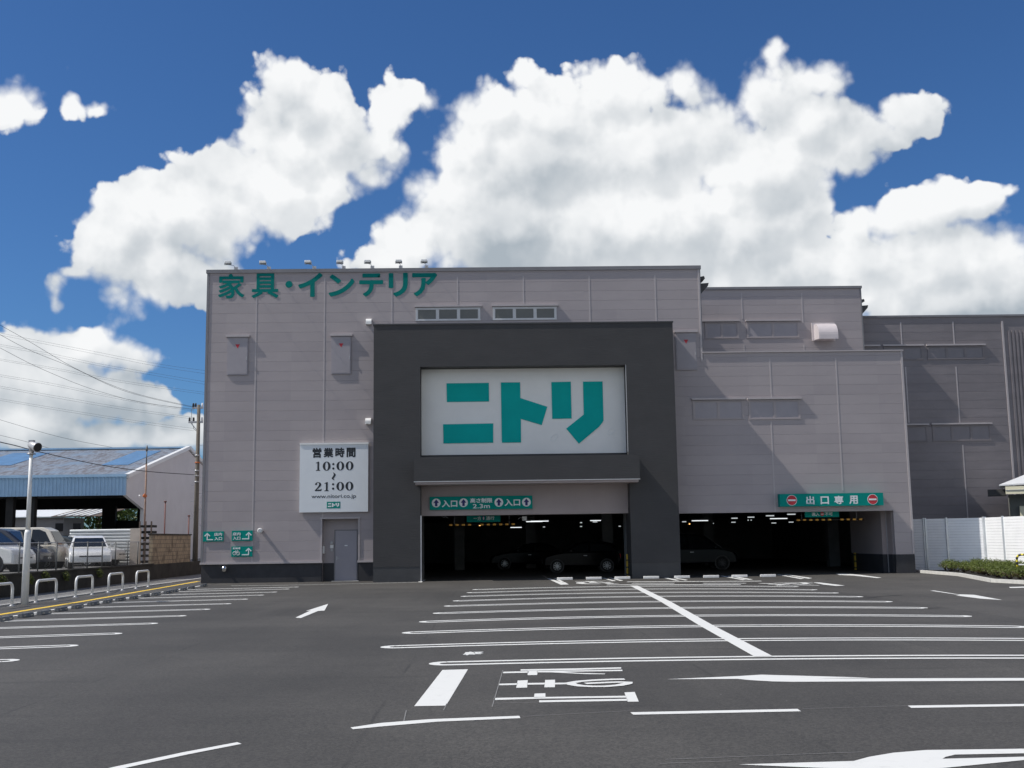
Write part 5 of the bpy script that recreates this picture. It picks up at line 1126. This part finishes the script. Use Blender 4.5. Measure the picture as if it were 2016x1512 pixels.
def onAB(x):
    r_ = ray(x, 1070); nn_ = Vector((-(B_-A_).y, (B_-A_).x, 0)); tt = A_.dot(nn_)/Vector((r_.x, r_.y, 0)).dot(nn_); return Vector((r_.x*tt, r_.y*tt, 0))
P1 = onAB(1822); P2 = onAB(1866)
dAB = (B_-A_).normalized()
slats(A_, P1-dAB*.06, .05, FH, 'slat_panel'); slats(P1+dAB*.10, P2-dAB*.05, .05, FH, 'slat_panel'); slats(P2+dAB*.05, B_-dAB*.08, .05, FH+.02, 'slat_panel')
dBC = (C_-B_).normalized(); y = 0; cuts = [0]+[ (WX(x,1060,B_.x+.2).y-B_.y)/dBC.y for x in (1984,)]+[6.3,8.6,10.9,13.2]
for u, v in zip(cuts[:-1], cuts[1:]): slats(B_+dBC*(u+.07), B_+dBC*(v-.05), .05, FH+.02, 'slat_panel')
M['post'] = mat('fence_post_metal', (.55,.58,.60), .4, .3, noise=(3,.08))
for p, w_ in [(P1-dAB*.02,.07),(P1+dAB*.06,.07),(P2,.08),(B_,.13)]+[(B_+dBC*(u+.01),.08) for u in cuts[1:]]:
    n_ = Vector((dAB.y, -dAB.x, 0)); m = MB(); m.box(p.x-w_/2+n_.x*.03, p.x+w_/2+n_.x*.03, p.y-w_/2+n_.y*.03, p.y+w_/2+n_.y*.03, .02, FH+.03); m.build('post', M['post'], fen)
# hedge
rng = random.Random(11); protos = []
for k in range(4):
    r = empty('hedge_shrub', (0,0,0), None, 'shrub', 'low clipped shrubs massed in the planting bed'); r['label'] = 'low green shrub massed with others in the bed before the white fence'
    m = MB()
    for j in range(7): leaves(m, 62, (rng.uniform(-.22,.22), rng.uniform(-.22,.22), rng.uniform(.30,.46)), (.22,.22,.16), .036, rng, .3)
    leaves(m, 90, (0,0,.32), (.38,.38,.20), .036, rng, .6)
    m.build('foliage', M['leaf'], r, fix=False)
    m = MB(); leaves(m, 45, (rng.uniform(-.15,.15), rng.uniform(-.2,.1), .22), (.30,.30,.10), .034, rng, .4); m.build('dry_leaves', M['leaf_brown'], r, fix=False)
    m = MB(); stems(m, 11, (0,0,.05), .30, .012, rng, .28); m.build('stem', M['bark'], r); protos.append(r)
def kx(y):
    for a, b_ in zip(kerb[:-1], kerb[1:]):
        if min(a.y, b_.y) <= y <= max(a.y, b_.y) and abs(a.y-b_.y) > 1e-6: return a.x+(b_.x-a.x)*(y-a.y)/(b_.y-a.y)
    return 18.5
spots = []
y = 48.3
while y > 33.5:
    x0 = kx(y)+.75; k = 0
    if y > 47.6: x0 += .35
    xx = x0
    while xx < min(B_.x-.35, x0+4.2) and (y < 49.0 or xx < B_.x-.5):
        spots.append((xx+rng.uniform(-.1,.1), y+rng.uniform(-.12,.12))); xx += .66
    y -= .66
used = [0]*4
for i, (x, y) in enumerate(spots):
    j = i % 4; o = protos[j] if not used[j] else copy_tree(protos[j]); used[j] = 1
    s = rng.uniform(.76,.98); o.location = (x, y, .06); o.scale = (s*1.05, s*1.05, s*rng.uniform(.9,1.1)); o.rotation_euler = (0,0,rng.random()*6.28)
# yellow and black hoop barrier
p = G(2005,1142.5); yb = empty('hoop_barrier', (p.x, p.y, .06), 'yellow and black striped hoop barrier at the right edge before the hedge', 'barrier')
H_ = W(2005,1092,p.y).z; pts = [(p.x,p.y,.05),(p.x,p.y,H_-.15)]
for k in range(1,6): t_ = k/5*math.pi/2; pts.append((p.x+.12-.12*math.cos(t_), p.y-(.09-.09*math.cos(t_)), H_-.15+.15*math.sin(t_)))
for k in range(1,5): pts.append((p.x+.12+.28*k, p.y-.09-.2*k, H_))
pts += [(p.x+1.36,p.y-.98,H_-.1),(p.x+1.38,p.y-1.0,.05)]
m = MB(); m.tube(pts, .038, 10); fr = m.build('frame', M['yellow_stripe'] if 'yellow_stripe' in M else mat('barrier_yellow', (.80,.66,.05), .4, noise=(4,.08)), yb)
m = MB(); L_ = 0; V_ = [Vector(q) for q in pts]; acc_ = []
for a, b_ in zip(V_[:-1], V_[1:]):
    n_ = max(1, int((b_-a).length/.02))
    for k in range(n_): acc_.append(a.lerp(b_, k/n_))
dist = 0; seg = [acc_[0]]
for a, b_ in zip(acc_[:-1], acc_[1:]):
    dist += (b_-a).length
    if int(dist/.085) % 2 == 0: seg.append(b_)
    else:
        if len(seg) > 1: m.tube(seg, .040, 10)
        seg = [b_]
m.build('black_band', M['blackmetal'], yb)
m = MB(); m.bar((p.x+.02,p.y,.55),(p.x+1.36,p.y-.98,.55),.04,.04); m.build('cross_bar', M['white_metal'], yb)
# small house beyond the fence
M['cream'] = mat('cream_paint', (.72,.68,.50), .7, noise=(1,.04)); M['roof_white'] = mat('pale_roof_sheet', (.62,.63,.64), .5, noise=(1,.06))
HY = 50.5; c0 = W(1981,985,HY); hx, hz = c0.x, c0.z
ang = math.radians(-24)
def HP(u, v, z): return Vector((hx+u*math.cos(ang)-v*math.sin(ang), HY+u*math.sin(ang)+v*math.cos(ang), z))
def hbox(mb, u0, u1, v0, v1, z0, z1):
    b = len(mb.v); mb.v += [tuple(HP(u, v, z)) for z in (z0, z1) for u, v in ((u0,v0),(u1,v0),(u1,v1),(u0,v1))]
    for q in ((3,2,1,0),(4,5,6,7),(0,1,5,4),(1,2,6,5),(2,3,7,6),(3,0,4,7)): mb.face([b+i for i in q])
ze = W(1981,973,HY).z; zf = W(1981,958,HY).z
hs_ = empty('small_house', (hx, HY, 0), 'small cream house with pale metal roof behind the white fence at the right edge', 'house')
m = MB(); hbox(m, .15, 7, 1.0, 4.0, 0, ze); m.build('wall', mat('house_wall', (.16,.165,.15), .8, noise=(1,.1)), hs_)
m = MB(); hbox(m, .0, 7.2, -.14, .0, ze, zf); m.build('fascia', M['cream'], hs_); m = MB(); hbox(m, 0, 7.2, -.17, -.141, (ze+zf)/2-.01, (ze+zf)/2+.02); m.build('rail', M['steel'], hs_)
m = MB(); z1 = zf+.03; m.prism([HP(-.25,-.1,z1), HP(7.4,-.1,z1+.25), HP(7.4,1.9,z1+1.2), HP(1.6,1.9,z1+.78)], (0,0,.06)); m.prism([HP(-.25,-.1,z1), HP(1.6,1.9,z1+.78), HP(-.1,4.2,z1)], (0,0,.06)); m.build('roof', M['roof_white'], hs_)
m = MB(); hbox(m, -.2, 7.3, -.06, .3, zf, zf+.025); m.build('eave', M['shade'], hs_); m = MB(); hbox(m, -.75, .02, .3, 1.3, ze-.05, ze+.24); m.build('side_eave', mat('dark_eave_board', (.05,.05,.048), .7, noise=(3,.2)), hs_)
m = MB(); hbox(m, .55, 2.4, .6, .98, 0, W(2004,996,HY).z); m.build('porch_wall', M['cream'], hs_)

# ------------------------------------------------------------------ cars
M['tyre'] = M['rubber']; M['alloy'] = mat('alloy', (.45,.46,.47), .35, .7, noise=(6,.08)); M['carglass'] = mat('car_glass', (.012,.015,.018), .05, spec=.6, noise=(2,.2)); M['lamp_glass'] = mat('headlamp_glass', (.55,.57,.58), .12, spec=.7, noise=(6,.1)); M['tail'] = mat('tail_lamp', (.35,.02,.02), .2, noise=(6,.1)); M['plate'] = mat('number_plate', (.7,.7,.68), .5, noise=(6,.05))
def paintmat(n, c): return mat(n, c, .28, 0, .5, noise=(1.5,.04), coat=.8)
SPEC = {
 'hatch': dict(L=3.95, Wd=1.69, body=[(0,.30),(.02,.62),(.12,.78),(.55,.90),(1.05,.97),(3.75,1.0),(3.90,.85),(3.95,.50),(3.92,.28)], cab=[(.98,.95),(1.75,1.42),(2.15,1.50),(3.1,1.49),(3.55,1.40),(3.86,.98)], wx=(.72,3.22), wr=.30, bp=2.35),
 'sedan': dict(L=4.5, Wd=1.72, body=[(0,.30),(.03,.58),(.15,.72),(.6,.84),(1.25,.93),(4.0,.97),(4.42,.90),(4.5,.55),(4.46,.28)], cab=[(1.2,.92),(2.0,1.36),(2.4,1.44),(3.1,1.43),(3.5,1.34),(4.05,.97)], wx=(.85,3.55), wr=.31, bp=2.5),
 'minivan': dict(L=4.7, Wd=1.75, body=[(0,.32),(.03,.70),(.18,.88),(.6,1.0),(.95,1.06),(4.55,1.08),(4.66,.8),(4.7,.5),(4.66,.30)], cab=[(.75,1.03),(1.7,1.72),(2.1,1.82),(4.0,1.82),(4.4,1.74),(4.62,1.07)], wx=(.85,3.7), wr=.33, bp=2.6),
 'van': dict(L=3.4, Wd=1.48, body=[(0,.30),(.0,.75),(.06,1.0),(.2,1.05),(3.3,1.05),(3.4,.8),(3.4,.30)], cab=[(.12,1.03),(.52,1.72),(.85,1.86),(3.0,1.87),(3.25,1.82),(3.36,1.05)], wx=(.55,2.65), wr=.27, bp=1.35)}
def car(kind, paint_, label, loc, rot, wheelmat=None):   # nose at local x = 0, pointing -x
    S = SPEC[kind]; L, w = S['L'], S['Wd']/2; r = empty('car', (0,0,0), label, 'car')
    def loft(poly, ys, insets):
        m = MB(); n = len(poly); cx_ = sum(p[0] for p in poly)/n; cz_ = sum(p[1] for p in poly)/n
        for y, (ix, iz) in zip(ys, insets):
            for (x, z) in poly: m.v.append((cx_+(x-cx_)*(1-ix), y if not callable(y) else y(z), cz_+(z-cz_)*(1-iz)))
        for k in range(len(ys)-1):
            for i in range(n): m.face((k*n+i, k*n+(i+1)%n, (k+1)*n+(i+1)%n, (k+1)*n+i), True)
        m.face(range(n)); m.face([(len(ys)-1)*n+i for i in range(n)]); return m
    m = loft(S['body'], (-w, -w+.05, -w*.55, 0, w*.55, w-.05, w), ((.06,.10),(.015,.0),(-.005,-.01),(-.012,-.02),(-.005,-.01),(.015,.0),(.06,.10))); body = m.build('body', paint_, r, bevel=.02)
    zb, zr_ = S['cab'][0][1], max(p[1] for p in S['cab'])
    yf = lambda z: (w-.05)-(z-zb)/(zr_-zb)*.20
    cab = S['cab']; n = len(cab); m = MB()
    for s in (-1, 1):
        for x, z in cab: m.v.append((x, s*yf(z), z))
    for i in range(n): m.face((i, (i+1)%n, n+(i+1)%n, n+i), False)
    m.face(range(n)); m.face([n+i for i in range(n)]); cb_ = m.build('cabin', paint_, r, bevel=.045)
    # side glass: cabin outline shrunk, split at the pillar
    cxm = sum(p[0] for p in cab)/n; czm = (zb+zr_)/2
    ins = [(cxm+(x-cxm)*.86, zb+.06+(z-zb)/(zr_-zb)*(zr_-zb-.16)) for x, z in cab]
    for s in (-1, 1):
        for lo, hi in ((-9, S['bp']-.04), (S['bp']+.04, 99)):
            pts = []
            for i in range(n):
                a, b_ = ins[i], ins[(i+1)%n]
                if lo <= a[0] <= hi: pts.append(a)
                for c_ in (lo, hi):
                    if (a[0]-c_)*(b_[0]-c_) < 0: f_ = (c_-a[0])/(b_[0]-a[0]); pts.append((c_, a[1]+(b_[1]-a[1])*f_))
            cc = (sum(p[0] for p in pts)/len(pts), sum(p[1] for p in pts)/len(pts)); pts.sort(key=lambda p: math.atan2(p[1]-cc[1], p[0]-cc[0]))
            m = MB(); m.prism([(x, s*(yf(z)+.004), z) for x, z in pts], (0, s*.008, 0)); m.build('side_window', M['carglass'], cb_)
    for (i, j, nm) in ((0, 1, 'windscreen'), (n-1, n-2, 'rear_window')):
        a, b_ = Vector((cab[i][0], 0, cab[i][1])), Vector((cab[j][0], 0, cab[j][1])); nrm = Vector((-(b_.z-a.z), 0, b_.x-a.x)).normalized()
        if (nrm.x > 0) == (i == 0): nrm = -nrm
        p0 = a.lerp(b_, .08); p1 = a.lerp(b_, .93); m = MB()
        m.prism([p0+Vector((0,-yf(p0.z)+.10,0))+nrm*.006, p0+Vector((0,yf(p0.z)-.10,0))+nrm*.006, p1+Vector((0,yf(p1.z)-.08,0))+nrm*.006, p1+Vector((0,-yf(p1.z)+.08,0))+nrm*.006], nrm*.008); m.build(nm, M['carglass'], cb_)
    zh = S['body'][1][1]
    for s in (-1, 1):
        m = MB(); x0 = S['body'][1][0]; m.prism([(x0-.005, s*(w-.36), zh-.02), (x0+.02, s*(w-.06), zh-.03), (x0+.14, s*(w-.09), zh+.13), (x0+.09, s*(w-.34), zh+.10)], (.05,0,.0)); m.build('headlight', M['lamp_glass'], body)
        m = MB(); m.box(L-.09, L-.0, s*(w-.30), s*(w-.10), .68, .88); m.build('tail_light', M['tail'], body)
        m = MB(); m.box(S['cab'][0][0]+.35, S['cab'][0][0]+.50, s*(w+.02), s*(w+.16), zb+.02, zb+.16); m.build('mirror', paint_, r, bevel=.03)
        m = MB(); m.bar((S['bp']-.30, s*(w+.012), zb-.14), (S['bp']-.12, s*(w+.012), zb-.14), .02, .03); m.build('door_handle', M['alloy'], body)
        for x in S['wx']:
            m = MB(); m.lathe((x, s*(w-.20), S['wr']), (0, s, 0), [(0, S['wr']+.055), (.205, S['wr']+.055)], 24); m.build('wheel_arch', M['blackmetal'], body)
            m = MB(); m.lathe((x, s*(w-.19), S['wr']), (0, s, 0), [(0, S['wr']-.02), (.02, S['wr']), (.19, S['wr']), (.205, S['wr']-.03)], 24); wh_ = m.build('wheel', M['tyre'], r)
            m = MB()
            for k in range(9): t_ = k*.698; m.bar((x+.04*math.cos(t_), s*(w+.022), S['wr']+.04*math.sin(t_)), (x+S['wr']*.64*math.cos(t_), s*(w+.022), S['wr']+S['wr']*.64*math.sin(t_)), .035, .012, up=(0,1,0))
            m.tube([(x+S['wr']*.66*math.cos(k*.2618), s*(w+.020), S['wr']+S['wr']*.66*math.sin(k*.2618)) for k in range(25)], .016, 5); m.lathe((x, s*(w+.012), S['wr']), (0, s, 0), [(0,.05),(.02,.04)], 10); m.build('rim', wheelmat or M['alloy'], wh_)
    m = MB(); m.box(-.012, .03, -.17, .17, .40, .50); m.build('number_plate', M['plate'], body); m = MB(); m.box(-.006, .05, -.45, .45, .53, .58); m.build('grille', M['blackmetal'], body)
    r.location = loc; r.rotation_euler = (0, 0, rot); return r
blk = mat('black_car_paint', (.004,.004,.0045), .14, 0, .14, noise=(1.5,.04)); nav = paintmat('navy_car_paint', (.014,.018,.032)); wht = paintmat('white_car_paint', (.72,.72,.70)); grn = paintmat('dark_green_car_paint', (.03,.042,.046)); cream = paintmat('cream_car_paint', (.62,.58,.50))
def cloc(px_, Y, z): p = W(px_, 1100, Y); return (p.x, Y, z)
car('hatch', blk, 'black hatchback parked inside the left garage opening, nose to the left', cloc(1067,57.5,.006), 0.0)
car('sedan', blk, 'dark car barely visible behind the black hatchback in the garage', cloc(962,65,.006), 0.06)
dgl = mat('charcoal_car_paint', (.006,.007,.009), .12, 0, .22, noise=(1.5,.04)); drim = mat('dark_rim', (.05,.05,.055), .4, .6, noise=(6,.1))
car('minivan', dgl, 'dark minivan in the right garage opening, half behind the dark pier', cloc(1447,58.5,.006), math.pi, drim)
car('minivan', wht, 'white minivan cut by the left picture edge behind the chain link fence', cloc(52,46,YARD), math.pi-.12)
car('minivan', nav, 'dark navy minivan behind the lamp post', cloc(97,51,YARD), math.pi-.05)
car('van', cream, 'small off white box van between the navy minivan and the white sedan', cloc(127,52.5,YARD), math.pi)
car('sedan', wht, 'white sedan facing the fence with dark windscreen, before the hoarding', cloc(178,48.5,YARD), math.radians(112))
car('hatch', grn, 'dark green car behind the white sedan, nose to the right', cloc(214,55.5,YARD), math.pi)
car('hatch', wht, 'white hatchback partly hidden at the right end of the parked cars', cloc(240,56.5,YARD), math.pi)

# parts that came out of one loop become one object per piece
def split_pieces(o):
    me = o.data; n = len(me.vertices); par = list(range(n))
    def fd(i):
        while par[i] != i: par[i] = par[par[i]]; i = par[i]
        return i
    for p in me.polygons:
        v = p.vertices
        for k in range(1, len(v)): par[fd(v[k])] = fd(v[0])
    comp = {}
    for i in range(n): comp.setdefault(fd(i), []).append(i)
    cs = list(comp.values())
    bb = [[[min(me.vertices[i].co[a] for i in c)-.03 for a in range(3)], [max(me.vertices[i].co[a] for i in c)+.03 for a in range(3)]] for c in cs]
    g = list(range(len(cs)))
    for i in range(len(cs)):
        for j in range(i):
            if all(bb[i][0][a] <= bb[j][1][a] and bb[j][0][a] <= bb[i][1][a] for a in range(3)):
                gi_, gj_ = g[i], g[j]; g = [gj_ if x == gi_ else x for x in g]
    if len(set(g)) < 2: return
    owner = {}
    for c, gg in zip(cs, g):
        for i in c: owner[i] = gg
    name = o.name.split('.')[0]; first = True
    for gg in sorted(set(g)):
        idx = {}; V_ = []; F_ = []; S_ = []
        for p in me.polygons:
            if owner[p.vertices[0]] != gg: continue
            for i in p.vertices:
                if i not in idx: idx[i] = len(V_); V_.append(tuple(me.vertices[i].co))
            F_.append([idx[i] for i in p.vertices]); S_.append(p.use_smooth)
        m2 = bpy.data.meshes.new(name); m2.from_pydata(V_, [], F_); m2.polygons.foreach_set('use_smooth', S_); m2.materials.append(me.materials[0]); m2.update()
        if first: o.data = m2; first = False
        else: c = o.copy(); c.data = m2; C.objects.link(c)
for o in list(scene.objects):
    if o.type == 'MESH' and o.parent and o.name.split('.')[0] in ('plinth','panel_joint','flashing','garage_side_wall','blue_roof_strip','white_strip','side_wall','recess_trim','exit_side_wall','eave','inner_front_wall','black_band','wall','coping','garage_wall','garage_ceiling','bolt_cap','reflector','lettering'):
        if o.children: continue
        split_pieces(o)
